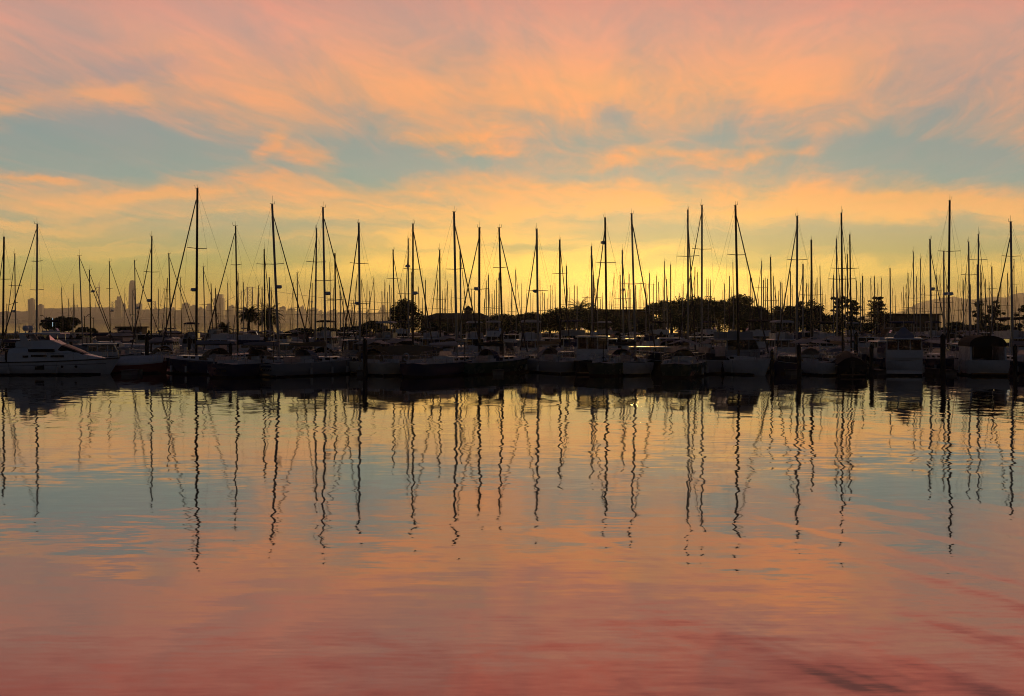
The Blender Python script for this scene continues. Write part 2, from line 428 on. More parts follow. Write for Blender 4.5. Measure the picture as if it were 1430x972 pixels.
# ------------------------------------------------------------------ where is what (for labels)
LANDMARKS = [(84, 'round shore tree'), (184, 'rounded skyscraper'), (275, 'tallest mast'), (361, 'palm pair'),
             (445, 'crossed mast pair'), (521, 'umbrella-topped tree'), (565, 'big round tree'), (653, 'roof cupola'),
             (740, 'low round shrubs'), (808, 'lone palm crown'), (870, 'flat-roofed boathouse'), (945, 'flat-topped tree clump'), (1031, 'dark treetop hump'),
             (1112, 'pale flybridge'), (1175, 'ragged pine'), (1227, 'layered pine'), (1276, 'white houseboat'), (1375, 'arched-canvas cruiser')]
ORD = ['first', 'second', 'third', 'fourth', 'fifth', 'sixth', 'seventh', 'eighth', 'ninth', 'tenth', 'eleventh', 'twelfth', 'thirteenth', 'fourteenth', 'fifteenth', 'sixteenth']
def ordinals(items):
    """items: list of (px, key). -> list of 'second short mast right of the X' tails, unique within each key"""
    out = {}
    for key in set(k for _, k in items):
        xs = sorted([(px, i) for i, (px, k) in enumerate(items) if k == key])
        for j, (px, i) in enumerate(xs):
            best = None
            for (lx, ph) in LANDMARKS:
                if abs(px - lx) < 0.8: continue
                if px > lx: n = sum(1 for q, _ in xs if lx + 0.8 <= q < px); side = 'right'
                else: n = sum(1 for q, _ in xs if px < q <= lx - 0.8); side = 'left'
                sc_ = (n, abs(px - lx))
                if best is None or sc_ < best[0]: best = (sc_, n, side, ph)
            out[i] = (ORD[min(best[1], len(ORD) - 1)], best[2], best[3])
    return [out[i] for i in range(len(items))]

# ------------------------------------------------------------------ hull
def hull_profile(L, B, fb, transom=0.72, nst=11, sheer=0.35, over=0.06):
    st = []
    for i in range(nst):
        t = i / (nst - 1)
        x = -L / 2 + L * t
        if t < 0.45: b = transom + (1 - transom) * math.sin(t / 0.45 * math.pi / 2)
        else: b = max(0.0, 1 - ((t - 0.45) / 0.55) ** 2.3)
        b = b * B / 2
        zs = fb * (0.92 + sheer * (t - 0.35) ** 2 + 0.18 * t)
        st.append((x, max(b, 0.02), zs, t))
    return st
def make_hull(L, B, fb, m, parent, transom=0.72, nst=11, sheer=0.35, flare=0.82):
    st = hull_profile(L, B, fb, transom, nst, sheer)
    rings = []
    for (x, b, zs, t) in st:
        rk = L * 0.085 * max(0, (t - 0.7) / 0.3) ** 1.5       # raked stem
        rs = -L * 0.02 * max(0, (0.15 - t) / 0.15)
        r = []
        for (kb, kz, kx) in ((1.0, 1.0, 0.0), (0.985, 0.55, 0.35), (flare, 0.02, 0.8), (flare * 0.62, -0.22, 1.0), (0.03, -0.34, 1.1)):
            z = zs * kz if kz > 0 else kz
            r.append((x - rk * kx + rs * (1 - kx), b * kb, z))
        full = r + [(p[0], -p[1], p[2]) for p in reversed(r)]
        rings.append(full)
    h = MB().rings(rings, closed=False, cap0=True, cap1=False)
    h.build('hull', m, parent, True)
    bs = MB()
    for s in (1, -1):
        rg = []
        for (x, b, zs, t) in st[:-1]:
            rk = L * 0.085 * max(0, (t - 0.7) / 0.3) ** 1.5; rs = -L * 0.02 * max(0, (0.15 - t) / 0.15)
            def yz(k0): return b * (flare + (0.985 - flare) * k0)
            rg.append([(x - rk * 0.8 + rs * 0.2, s * (b * flare + 0.012), -0.05), (x - rk * 0.78 + rs * 0.2, s * (yz(0.17) + 0.014), 0.17)])
        bs.rings(rg, closed=False, cap0=False, cap1=False)
    (x, b, zs, t) = st[0]; rs = -L * 0.02
    bs.quad((x + rs * .2 - 0.012, b * flare, -0.05), (x + rs * .2 - 0.012, -b * flare, -0.05), (x + rs * .28 - 0.012, -b * (flare + .02), 0.17), (x + rs * .28 - 0.012, b * (flare + .02), 0.17))
    bs.build('boot_stripe', M['boot'], parent)
    d = MB(); i0 = len(d.v)
    for (x, b, zs, t) in st: d.v += [(x, b - 0.01, zs - 0.03), (x, 0, zs - 0.03 + 0.03 * B), (x, -b + 0.01, zs - 0.03)]
    for a in range(len(st) - 1):
        for k in (0, 1):
            q = a * 3 + k; d.f.append((q, q + 1, q + 4, q + 3))
    d.build('deck', M['deck'], parent)
    return st
def zat(st, x):
    for a, b in zip(st[:-1], st[1:]):
        if a[0] <= x <= b[0]:
            k = (x - a[0]) / (b[0] - a[0]); return a[2] + (b[2] - a[2]) * k, a[1] + (b[1] - a[1]) * k
    return st[-1][2], st[-1][1]
def rails(st, parent, x0, x1, h=0.62, n=7, r=0.016):
    for s in (1, -1):
        pts = []; rl = MB(); po = rl
        for i in range(n):
            x = x0 + (x1 - x0) * i / (n - 1); z, b = zat(st, x)
            p = (x, s * (b - 0.06), z); q = (x, s * max(b - 0.08, 0.0), z + h); pts.append(q); po.tube(p, q, r, r, 4)
        rl.path(pts, r, 4); rl.path([(p[0], p[1], p[2] - h * 0.45) for p in pts], r * 0.7, 4)
        rl.build('railing', M['steel'], parent)
def fenders(st, parent, xs, side):
    for x in xs:
        z, b = zat(st, x)
        f = MB(); f.tube((x, side * (b + 0.10), 0.18), (x, side * (b + 0.10), 0.72), 0.10, 0.10, 8)
        o = f.build('fender', M['rubber'], parent, False)
        MB().tube((x, side * (b + 0.10), 0.721), (x, side * b, z), 0.012, 0.012, 4).build('fender_line', M['wire'], o)

# ------------------------------------------------------------------ sailboats
HULLS = ['white', 'white', 'blue', 'cream', 'white', 'black', 'grey', 'white', 'green', 'blue']
CANV = ['canvas_blue', 'canvas_black', 'canvas_tan', 'canvas_white', 'canvas_grey']
def sailboat(pxt, pyt, pxb, stay, spread, Y, rad, idx, det):
    """mast top at pixel (pxt, pyt), mast foot at column pxb; stay = sideways pixel run of the forestay at deck height"""
    rr = random.Random(idx * 13 + 5)
    H = EYE - (pyt - HY) / F * Y
    L = max(6.5, min(13.5, H * rr.uniform(0.74, 0.82)))
    B = L * 0.30; fb = 0.75 + 0.035 * L
    J = 0.36 * L
    run = stay * Y / F
    if stay:
        c = max(-0.95, min(0.95, run / J)); h = math.acos(c)
        if rr.random() < 0.22: h = -h
    else:
        h = R(rr.choice([90, -90]) + rr.uniform(-7, 7))
    mx = L * 0.10
    foot = Vector((wx(pxb, Y), Y, 0))
    root = empty('sailboat', (foot.x - mx * math.cos(h), foot.y - mx * math.sin(h), 0), h)
    hm = HULLS[idx % len(HULLS)]
    nst = 11 if det > 0 else 7
    st = make_hull(L, B, fb, M[hm], root, rr.uniform(0.6, 0.82), nst)
    zd, _ = zat(st, mx)
    ct = zd + 0.42
    # cabin trunk
    x0, x1 = -L * 0.10, L * 0.24
    cb = MB(); rings = []
    for i in range(5):
        t = i / 4; x = x0 + (x1 - x0) * t; z, b = zat(st, x); w = b * (0.66 - 0.12 * t); hh = 0.45 * (1 - 0.55 * t)
        rings.append([(x, w, z - 0.05), (x + 0.02, w * 0.92, z + hh), (x + 0.02, 0, z + hh + 0.07), (x + 0.02, -w * 0.92, z + hh), (x, -w, z - 0.05)])
    cb.rings(rings, closed=False); cb.build('cabin', M['white' if hm != 'cream' else 'cream'], root)
    # mast
    dxw = wx(pxt, Y) - wx(pxb, Y)
    lx, ly = dxw * math.cos(h), -dxw * math.sin(h)
    foot_l = Vector((mx, 0, zd + 0.2)); top_l = Vector((mx + lx, ly, H))
    mr = 0.098 if det == 0 else (0.098 if det == 1 else 0.102)
    mr *= rr.uniform(0.85, 1.2) if det else rr.uniform(0.72, 1.25) * (1.35 if rad == 'big' else 1.0)
    mm = M['alloy'] if rr.random() < 0.5 else M['spar_dark']
    MBm = MB().tube(foot_l, top_l, mr, mr * 0.78, 8)
    mast = MBm.build('mast', mm, root)
    def on_mast(z): return foot_l.lerp(top_l, (z - foot_l.z) / (top_l.z - foot_l.z))
    # spreaders
    sw = B * 0.36
    zs_ = [EYE - (p - HY) / F * Y for p in spread] or [H * 0.56]
    tips = []
    for z in zs_:
        p = on_mast(z); tipw = sw * (1.0 if z < H * 0.6 else 0.8)
        # spreaders are seen square on in most boats: lie athwartships
        MB().tube(p + Vector((0, -tipw, 0.05)), p, 0.026, 0.034, 5).tube(p, p + Vector((0, tipw, 0.05)), 0.034, 0.026, 5).build('spreader', mm, mast)
        tips.append((p, tipw))
    # standing rigging
    bow_z = st[-1][2]
    bow = Vector((L / 2 - 0.15, 0, bow_z)); stern = Vector((-L / 2 + 0.15, 0, st[0][2]))
    hd = on_mast(H - rr.uniform(0.1, 1.1))
    jr = (0.062 if det == 2 else 0.052) if stay else (0.035 if rr.random() < 0.6 else 0.012)
    fs = MB().tube(bow + (hd - bow) * 0.04, bow + (hd - bow) * 0.97, jr * 1.1, jr * 0.7, 6)
    fs.tube(bow, hd, 0.010, 0.010, 4)
    fs.build('furled_jib', M['sail'] if stay else M['wire'], root)
    w_ = MB().tube(stern, top_l, 0.007, 0.007, 4)
    w_.build('backstay', M['wire'], root)
    if det > 0:
        _, bb = zat(st, mx)
        for s in (1, -1):
            sh = MB()
            p = (mx, s * (bb - 0.05), zd)
            q = tips[-1]
            tp = (q[0].x, s * q[1] + q[0].y, q[0].z + 0.05)
            sh.tube(p, tp, 0.006, 0.006, 4).tube(tp, tuple(on_mast(H - 0.5)), 0.006, 0.006, 4)
            sh.build('shroud', M['wire'], root)
    # boom and sail cover
    bz = zd + 1.25
    g = on_mast(bz); be = Vector((mx - L * 0.40, 0, bz + 0.12))
    boom = MB().tube(g, be, 0.065, 0.055, 6).build('boom', mm, root)
    if rr.random() < 0.8:
        cv = MB(); rings = []
        for i in range(7):
            t = i / 6; p = g.lerp(be, 0.02 + t * 0.93); hh = 0.34 * (1 - 0.6 * t) + 0.08; ww = 0.13 * (1 - 0.35 * t)
            rings.append([(p.x, -ww, p.z + 0.03), (p.x, ww, p.z + 0.03), (p.x, ww * 0.7, p.z + hh * 0.7), (p.x, 0, p.z + hh), (p.x, -ww * 0.7, p.z + hh * 0.7)])
        cv.rings(rings).build('sail_cover', M[CANV[(idx * 7) % 5]], boom)
    if rr.random() < (0.22 if det else 0.35):
        aw = MB(); za = bz + 0.55; ya = B * 0.36
        rg = [[(x, -ya, za - 0.35), (x, 0, za + 0.05), (x, ya, za - 0.35)] for x in (mx - L * 0.08, mx - L * 0.22, mx - L * 0.37)]
        aw.rings(rg, closed=False, cap0=False, cap1=False); aw.build('glint_awning', M['thin_white'], root)  # invented translucent awning, added on random boats to glow against the sky
    if rr.random() < 0.5 and det:
        s = rr.choice((1, -1)); z_, b_q = zat(st, -L * 0.45)
        o_ = MB().box((-L * 0.47, s * b_q * 0.8, z_ + 0.42), (0.30, 0.24, 0.40), taper=0.8); o_.box((-L * 0.47, s * b_q * 0.8, z_ - 0.1), (0.10, 0.08, 0.519)); o_.build('outboard_motor', M['grey' if rr.random() < .5 else 'spar_dark'], root)
    if rr.random() < 0.3 and det:
        MB().box((-L * 0.44, 0, zd + 1.7), (0.75, 1.3, 0.04)).tube((-L * 0.44, 0, zd), (-L * 0.44, 0, zd + 1.7), 0.03, 0.03, 5).build('solar_panel', M['dark_glass'], root)
    # masthead
    mh = MB().tube(top_l + Vector((-0.25, 0, 0.03)), top_l + Vector((0.30, 0, 0.03)), 0.022, 0.022, 4)
    mh.tube(top_l, top_l + Vector((0.05, 0, rr.uniform(0.35, 0.8))), 0.014, 0.010, 4)
    mh.tube(top_l + Vector((0.28, 0, 0.03)), top_l + Vector((0.36, 0, 0.32)), 0.016, 0.012, 4)
    mh.build('wind_vane', M['spar_dark'], mast)
    if rad:
        zr = (H * 0.45) if rad in (1, 'big') else EYE - (rad - HY) / F * Y
        p = on_mast(zr)
        rb = MB().box((p.x + 0.32, p.y, p.z - 0.12), (0.55, 0.10, 0.06)); rb.build('radar_bracket', mm, mast)
        MB().tube((p.x + 0.42, p.y, p.z - 0.06), (p.x + 0.42, p.y, p.z + 0.18), 0.27, 0.22, 10).build('radar_dome', M['white'], mast)
    if det >= 1:
        # dodger over the companionway
        zc, bc = zat(st, x0); k = bc * 0.66
        dg = MB(); rings = []
        for (x, hh) in ((x0 + 0.75, 0.42), (x0 + 0.35, 0.95), (x0 - 0.45, 1.05)):
            rings.append([(x, k * math.cos(a), zc + 0.05 + hh * math.sin(a)) for a in [math.pi * q / 8 for q in range(9)]])
        if rr.random() < 0.75: dg.rings(rings, closed=False, cap0=False, cap1=False).build('dodger', M[CANV[(idx * 3 + 1) % 5]], root)
        if rr.random() < 0.8:
            MB().quad((x0 + 0.50, -k * 0.62, zc + 0.52), (x0 + 0.50, k * 0.62, zc + 0.52), (x0 + 0.36, k * 0.5, zc + 0.90), (x0 + 0.36, -k * 0.5, zc + 0.90)).build('glint_dodger_window', M['vinyl'], root)  # translucent pane added for a small backlit glint at deck level
        if rr.random() < 0.5:
            s = rr.choice((1, -1)); a0 = -L * rr.uniform(0.30, 0.38); z_, b_q = zat(st, a0)
            MB().box((a0, s * (b_q - 0.1), z_ + 0.12), (L * 0.16, 0.012, 0.46)).build('glint_cloth', M['thin_white'], root)  # invented translucent cloth, put in as a backlit highlight
        if rr.random() < 0.45:
            z_, b_q = zat(st, -L * 0.47)
            lb = MB(); cc_ = Vector((-L * 0.49, rr.choice((1, -1)) * b_q * 0.6, z_ + 0.55))
            pts = [cc_ + Vector((0, 0.26 * math.cos(q), 0.30 * math.sin(q))) for q in [0.5 + 5.3 * j / 10 for j in range(11)]]
            lb.path(pts, 0.06, 6); lb.build('life_ring', M['canvas_white'], root)
        # cockpit coaming, pedestal and wheel
        co = MB()
        for s in (1, -1): co.box((-L * 0.28, s * bc * 0.62, zc - 0.04), (L * 0.32, 0.12, 0.30))
        co.build('coaming', M['white'], root)
        wh = MB().tube((-L * 0.34, 0, zc - 0.2), (-L * 0.34, 0, zc + 0.55), 0.07, 0.05, 6)
        n = 12; c0 = Vector((-L * 0.35, 0, zc + 0.5)); rw = 0.42
        ring = [c0 + Vector((0, rw * math.cos(2 * math.pi * q / n), rw * math.sin(2 * math.pi * q / n))) for q in range(n + 1)]
        wh.path(ring, 0.02, 4); wh.build('steering_wheel', M['steel'], root)
        # pulpits
        pp = MB(); zb, bb = zat(st, L * 0.40)
        pp.path([(L * 0.40, bb, zb), (L * 0.41, bb, zb + 0.62), (L * 0.50, 0.12, bow_z + 0.66), (L * 0.50, -0.12, bow_z + 0.66), (L * 0.41, -bb, zb + 0.62), (L * 0.40, -bb, zb)], 0.018, 5)
        pp.build('pulpit', M['steel'], root); pp = MB()
        zq, bq = zat(st, -L * 0.46)
        pp.path([(-L * 0.40, bq, zq), (-L * 0.40, bq, zq + 0.62), (-L * 0.49, bq * 0.9, zq + 0.64), (-L * 0.49, -bq * 0.9, zq + 0.64), (-L * 0.40, -bq, zq + 0.62), (-L * 0.40, -bq, zq)], 0.018, 5)
        pp.build('stern_rail', M['steel'], root)
        rails(st, root, -L * 0.38, L * 0.38)
        # cabin windows
        for s in (1, -1):
            for q in range(3):
                x = x0 + 0.5 + q * (x1 - x0) * 0.26; z, b = zat(st, x); t = (x - x0) / (x1 - x0); w = b * (0.66 - 0.12 * t)
                MB().box((x, s * (w * 0.97 + 0.004), z + 0.12), (0.55, 0.03, 0.17)).build('window', M['dark_glass'], root)
        fenders(st, root, (-L * 0.2, L * 0.02, L * 0.2), rr.choice([1, -1]))
    return root, L, h

# (mast top x, top y, foot x, forestay run, spreader heights, distance or None, radar)
SAILS = [
 (5.6,331,4,-34,[390],116,0),(20.6,354.5,22,-28,[399],None,435),(52,313,51,-30,[365,405],113,0),(110.6,357,116,40,[404],None,0),
 (125,377,127,26,[],None,407),(152.7,365,154,24,[403],None,434),(188,363.6,190,28,[404],None,430),(212,330,211,-38,[380],114,420),
 (221,403.6,222,0,[],None,0),(233.7,388.5,232.5,-14,[404],None,0),(235.7,354,239,26,[],None,0),(252,388,254,18,[],None,0),
 (275.7,263,274,-60,[347],101,'big'),(284,372.6,286.6,18,[],None,0),(294.7,396,297,0,[],None,0),(329,315.6,332,-36,[370],109,0),
 (332.5,381.7,333,-14,[],None,0),(318,395,319,-8,[],None,0),(366,401,366,0,[],None,0),(369,348,370,20,[369],None,0),(376,387,378,0,[],None,0),
 (378.6,401,381,6,[],None,0),(380,285,389.7,33,[369],98.5,401),(415,381,416,18,[],None,0),(409.4,394,409,-9,[],None,0),
 (442,319,440,-26,[366],109,0),(451,289.6,455,38,[],99,410),(436,395,435,0,[],None,422),(449.4,417,450,0,[],None,0),(460.7,366,462,0,[],None,0),
 (467.7,354,469,24,[],None,0),(465.7,402,466,0,[],None,0),(479,403,480,8,[],None,0),(501,311.5,503,-32,[368,424],101,424),(499,384,492,-9,[],None,0),
 (505,391,507,10,[],None,0),(522,388.5,524,-13,[],None,0),(537.4,393.5,538,0,[],None,0),(541,408,541.5,0,[],None,0),(547,402.5,548,0,[],None,0),
 (549,349,551,15,[389],None,0),(560,390,560,0,[],None,0),(570,333,570.5,-12,[],122,372),(576.7,312.7,576.7,32,[376],102,410),(574.7,380,574.7,0,[],None,0),
 (594,391,594,0,[],None,0),(614,349,615,-20,[418],None,0),(611,391,612,-6,[],None,0),(625,393,625.5,-10,[],None,0),(634,296,638,32,[376],99,0),
 (642.6,350.5,644,14,[],None,0),(669.5,318,669,-32,[404],104,404),(658.6,404,659,0,[],None,0),(662.5,406.6,663,0,[],None,0),(679,392,679,-5,[],None,0),
 (682,384,683,4,[],None,0),(687,410,688,0,[],None,0),(676.5,418,676,0,[],None,0),(697,318,702.5,34,[374],102,0),(693.5,391,693,0,[],None,0),(697,380.6,697,0,[],None,390),
 (709.5,415.6,710,0,[],None,0),(714.7,397.5,715,0,[],None,0),(720,377,721,10,[],None,0),(728.7,395.7,728,0,[],None,0),(735.7,410,735,0,[],None,0),
 (749.5,320,751.6,-24,[406],105,407),(754,391,755,0,[],None,0),(757,402.5,759,8,[],None,0),(772,398.7,772,0,[],None,0),(775,395.7,776,0,[],None,0),
 (781.7,335,782.2,16,[382],118,0),(791,371.5,791.5,6,[],None,0),(786,404,787,0,[],None,0),(802,398.7,802,0,[],None,0),(806,399.8,806,0,[],None,0),
 (823.8,402,824,0,[],None,0),(826,344,827,12,[],None,0),(828.5,384,829,0,[],None,0),(834,390,835,-4,[],None,0),(845,304,847.7,-19,[367],103,339),
 (854.7,409,854,0,[],None,0),(857.6,381.7,857,-4,[],None,0),(860,407.7,860,0,[],None,0),(866,384,867,0,[],None,0),(869,349.6,871,12,[],None,405),
 (878.5,383,878.5,-6,[],None,0),(880.5,404,881,0,[],None,0),(882,298.7,887.5,34,[],101,0),(892.7,405,892.7,0,[],None,0),(902,397.5,902,0,[],None,0),
 (907,381.7,907,-5,[398],None,0),(912.4,396,912,0,[],None,0),(917,385,917,0,[],None,0),(927.8,365,928,5,[],None,0),(926,391,926,0,[],None,0),
 (931,389.6,932,6,[],None,0),(936.6,369.7,936.6,0,[],None,0),(960.6,293,961,20,[358],99,0),(964.4,388.5,965,0,[],None,0),(970.5,374,970,-8,[],None,0),
 (974,380.6,973,0,[],None,0),(980.3,286.7,980,-24,[348],110,0),(986.6,389.6,986.6,0,[],None,0),(989,390,989,0,[],None,0),(991.8,390.7,993,5,[],None,0),
 (1009.4,405.5,1009,0,[],None,0),(1011.7,396.4,1012,0,[],None,0),(1018.7,385.8,1018.7,0,[],None,0),(1023.4,366,1025,6,[],None,0),(1021,401,1022,0,[],None,0),
 (1027,286.7,1031.6,27,[356],100,0),(1047.9,385,1047,-4,[],None,0),(1050,388.5,1051,6,[],None,0),(1063.7,364.7,1063,-5,[402],None,0),(1066,391,1066,0,[],None,0),
 (1068.7,388.5,1069,0,[],None,0),(1071.9,389.6,1072,0,[],None,0),(1076,359,1078,0,[],None,0),(1080,386,1081,4,[],None,0),(1082.5,401,1083,0,[],None,0),
 (1087,406.6,1087,0,[],None,0),(1092,395,1093,0,[],None,0),(1103.8,379,1104,0,[],None,0),(1113.3,302,1112.5,-13,[363],103,0),(1114.7,409,1115,0,[],None,0),
 (1121.4,369,1121,-6,[],None,0),(1129.3,397.5,1129.3,0,[],None,0),(1133,334.6,1134.2,10,[],118,0),(1141,388.5,1141,0,[],None,0),(1145,371,1147,10,[],None,0),
 (1148,400,1150,6,[],None,0),(1161.6,403,1162,0,[],None,0),(1164,384,1164,0,[],None,0),(1168,333.7,1169.3,0,[390],121,0),(1172.7,384,1172,0,[],None,0),
 (1175,297.5,1177,0,[375,390],102,0),(1180.4,386,1181,0,[],None,0),(1183.3,355,1184,0,[],None,0),(1186.7,327.9,1189,0,[375],116,0),(1196,392,1196,0,[],None,0),
 (1202,395,1202,0,[],None,0),(1204.6,385.5,1205,0,[],None,0),(1216,388.5,1217,0,[],None,0),(1221,386,1221,0,[],None,0),(1226,397.5,1226,0,[],None,0),
 (1231,388.5,1231,0,[],None,0),(1242.9,375,1244,0,[],None,0),(1246.7,403,1247,0,[],None,0),(1250,412,1251,6,[],None,0),(1268,381.8,1269,0,[],None,0),
 (1275.4,351.9,1277,0,[],None,0),(1280,386,1280.5,0,[],None,0),(1285.4,361.4,1285,0,[],None,0),(1288.7,398,1289,0,[],None,0),(1298.7,334.2,1300.7,5,[],117,404),
 (1308,385,1308,0,[406],None,0),(1312.7,384.5,1313,0,[],None,0),(1318,351,1318.3,0,[],112,411),(1326.3,280,1324,0,[351],103,411),(1337.6,395,1338.5,0,[],None,0),
 (1345,391,1346,0,[],None,0),(1348.7,381.8,1349,0,[384],None,0),(1352.6,338,1354.6,0,[384],119,0),(1364.6,369.8,1365,0,[],None,0),(1366.4,327.4,1366,0,[363],115,0),
 (1369,370,1370,0,[],None,0),(1371,381,1371,0,[],None,0),(1376,390,1376,0,[],None,0),(1385,372.7,1386,0,[403],None,0),(1398,395,1397,0,[],None,0),
 (1407,381.8,1408,0,[],None,0),(1411.4,309.8,1414,-10,[358],103,0),(1416,362.5,1416,0,[397],None,0),
]
_r = random.Random(4242)
_have = [s[0] for s in SAILS]
for k in range(78):
    for _ in range(30):
        px = _r.uniform(410, 1428) if k % 6 else _r.uniform(60, 400)
        if min(abs(px - q) for q in _have) > 2.2: break
    _have.append(px)
    SAILS.append((round(px, 1), round(_r.uniform(394, 421), 1), round(px + _r.uniform(-1.8, 1.8), 1), 0 if k % 3 else _r.choice([-6, 6, 8, -8]), [], None, 0))
def size_word(pyt): return 'tall' if pyt < 342 else ('middling' if pyt < 380 else 'short')
tails = ordinals([(s[0], size_word(s[1])) for s in SAILS])
rowsY = [128, 142, 158, 172, 188, 203, 218, 309, 324, 340, 356]
for i, (pxt, pyt, pxb, stay, spr, Y, rad) in enumerate(SAILS):
    rr = random.Random(i * 31 + 3)
    if Y is None:
        Hw = rr.uniform(11.5, 14.5)
        Y = (Hw - EYE) * F / (HY - pyt)
        Y = min(max(Y, 126), 352)
        if 226 < Y < 304: Y = 222 if (Y < 262 or pxt < 560) else 306      # the bank lies between
        Y += rr.uniform(-3, 3)
    det = 2 if Y < 108 else (1 if Y < 135 else 0)
    b_, L_, h_ = sailboat(pxt, pyt, pxb, stay, spr, Y, rad, i, det)
    sw_ = size_word(pyt); o_, sd_, ph_ = tails[i]
    if pyt < 270: lab = 'sailboat with the tallest and thickest mast of all, jib stay sloping left'
    else:
        ft = 'jib stay sloping ' + ('right' if stay > 0 else 'left') if abs(stay) >= 12 else ('two spreader bars' if len(spr) > 1 else ('one spreader bar' if spr else 'bare upright mast'))
        lab = f'{sw_}-masted sailboat, {ft}, {o_} {sw_} mast {sd_} of the {ph_}'
    tag(b_, lab, 'sailboat', 'sailboats moored in the marina')

# ------------------------------------------------------------------ motor boats
def house(root, st, x0, x1, w, zf, wall, win, hm, slope=0.5, roof_over=0.25, npane=3, roofm=None, glass='glass'):
    """a deckhouse with real window openings: sill wall, posts, panes, roof"""
    wl = MB()
    t = 0.06
    wl.box(((x0 + x1) / 2, w - t / 2, zf), (x1 - x0, t, wall)); wl.box(((x0 + x1) / 2, -w + t / 2, zf), (x1 - x0, t, wall))
    wl.box((x0 + t / 2, 0, zf), (t, 2 * w - 2 * t, wall)); wl.box((x1 - t / 2, 0, zf), (t, 2 * w - 2 * t, wall))
    zw = zf + wall
    for s in (1, -1):
        for q in range(npane + 1):
            x = x0 + 0.05 + (x1 - x0 - 0.1) * q / npane
            sh = -slope * win if q == npane else 0
            wl.tube((x, s * (w - 0.04), zw), (x + sh, s * (w - 0.08), zw + win), 0.055, 0.055, 4)
    for q in (1, 2):
        y = -w + 2 * w * q / 3
        wl.tube((x0 + 0.05, y, zw), (x0 + 0.05, y, zw + win), 0.05, 0.05, 4)
        wl.tube((x1 - 0.05, y, zw), (x1 - 0.05 - slope * win, y, zw + win), 0.05, 0.05, 4)
    cab = wl.build('cabin', M[hm], root)
    for s in (1, -1):
        for q in range(npane):
            a = x0 + 0.10 + (x1 - x0 - 0.1) * q / npane; b = x0 - 0.0 + (x1 - x0 - 0.1) * (q + 1) / npane
            sh = -slope * win if q == npane - 1 else 0
            y0 = s * (w - 0.04); y1 = s * (w - 0.08)
            MB().quad((a, y0, zw), (b, y0, zw), (b + sh, y1, zw + win), (a, y1, zw + win)).build('window', M[glass], cab)
    for q in range(3):
        y0 = -w + 2 * w * q / 3 + 0.06; y1 = -w + 2 * w * (q + 1) / 3 - 0.06
        MB().quad((x0 + 0.05, y0, zw), (x0 + 0.05, y1, zw), (x0 + 0.05, y1, zw + win), (x0 + 0.05, y0, zw + win)).build('window', M[glass], cab)
        MB().quad((x1 - 0.05, y0, zw), (x1 - 0.05, y1, zw), (x1 - 0.05 - slope * win, y1, zw + win), (x1 - 0.05 - slope * win, y0, zw + win)).build('windscreen', M[glass], cab)
    xr0, xr1 = x0 - roof_over * 2, x1 - slope * win + roof_over
    r = MB(); rg = []
    for k, (dz_, sh) in enumerate(((0, 1.0), (0.05, 1.01), (0.11, 0.93))):
        ww = (w + 0.10) * sh; o = (1 - sh) * 0.8
        rg.append([(xr0 + o, -ww, zw + win + dz_), (xr1 - o, -ww, zw + win + dz_), (xr1 - o, ww, zw + win + dz_), (xr0 + o, ww, zw + win + dz_)])
    r.rings(rg); r.build('cabin_roof', M[roofm or hm], root)
    return zw + win + 0.11, xr0, xr1
def flybridge(root, x0, x1, w, z, hm, bimini=None, bh=1.15, screen=True):
    f = MB(); t = 0.06; hh = 0.62
    f.box(((x0 + x1) / 2, w - t / 2, z), (x1 - x0, t, hh)); f.box(((x0 + x1) / 2, -w + t / 2, z), (x1 - x0, t, hh))
    f.box((x1 - t / 2, 0, z), (t, 2 * w - 2 * t, hh), shx=-0.1); f.box(((x0 + x1) / 2, 0, z), (0.5, 0.9, 0.75))
    fb_ = f.build('flybridge', M[hm], root)
    if screen:
        s = MB(); pts = [(x1 - 0.3, w - 0.05), (x1 - 0.05, w * 0.6), (x1 - 0.05, -w * 0.6), (x1 - 0.3, -w + 0.05)]
        s.rings([[(a, b, z + hh) for a, b in pts], [(a - 0.18, b * 0.96, z + hh + 0.34) for a, b in pts]], closed=False, cap0=False, cap1=False)
        s.build('windscreen', M['glass'], fb_)
    if bimini:
        p = MB(); zt = z + hh + bh
        for s in (1, -1):
            for x in (x0 + 0.1, x1 - 0.5): p.tube((x, s * (w - 0.06), z + hh), (x + 0.05, s * (w - 0.10), zt), 0.022, 0.022, 5)
        p.build('bimini_frame', M['steel'], fb_)
        c = MB(); rg = []
        for x in (x0 - 0.15, (x0 + x1) / 2 - 0.1, x1 - 0.15):
            rg.append([(x, w * math.cos(a), zt + 0.22 * math.sin(a)) for a in [math.pi * q / 8 for q in range(9)]] + [(x, -w + 0.05, zt - 0.05), (x, w - 0.05, zt - 0.05)])
        c.rings(rg).build('bimini', M[bimini], fb_)
def bow_rail(root, st, L, x0=0.0):
    p = MB()
    pts = {1: [], -1: []}
    for s in (1, -1):
        for i in range(6):
            x = x0 + (L * 0.49 - x0) * i / 5; z, b = zat(st, x)
            q = (x, s * max(b - 0.08, 0.02), z + 0.65); p.tube((x, s * max(b - 0.06, 0.02), z), q, 0.018, 0.018, 4); pts[s].append(q)
        p.path(pts[s], 0.02, 5)
    p.build('bow_rail', M['steel'], root)
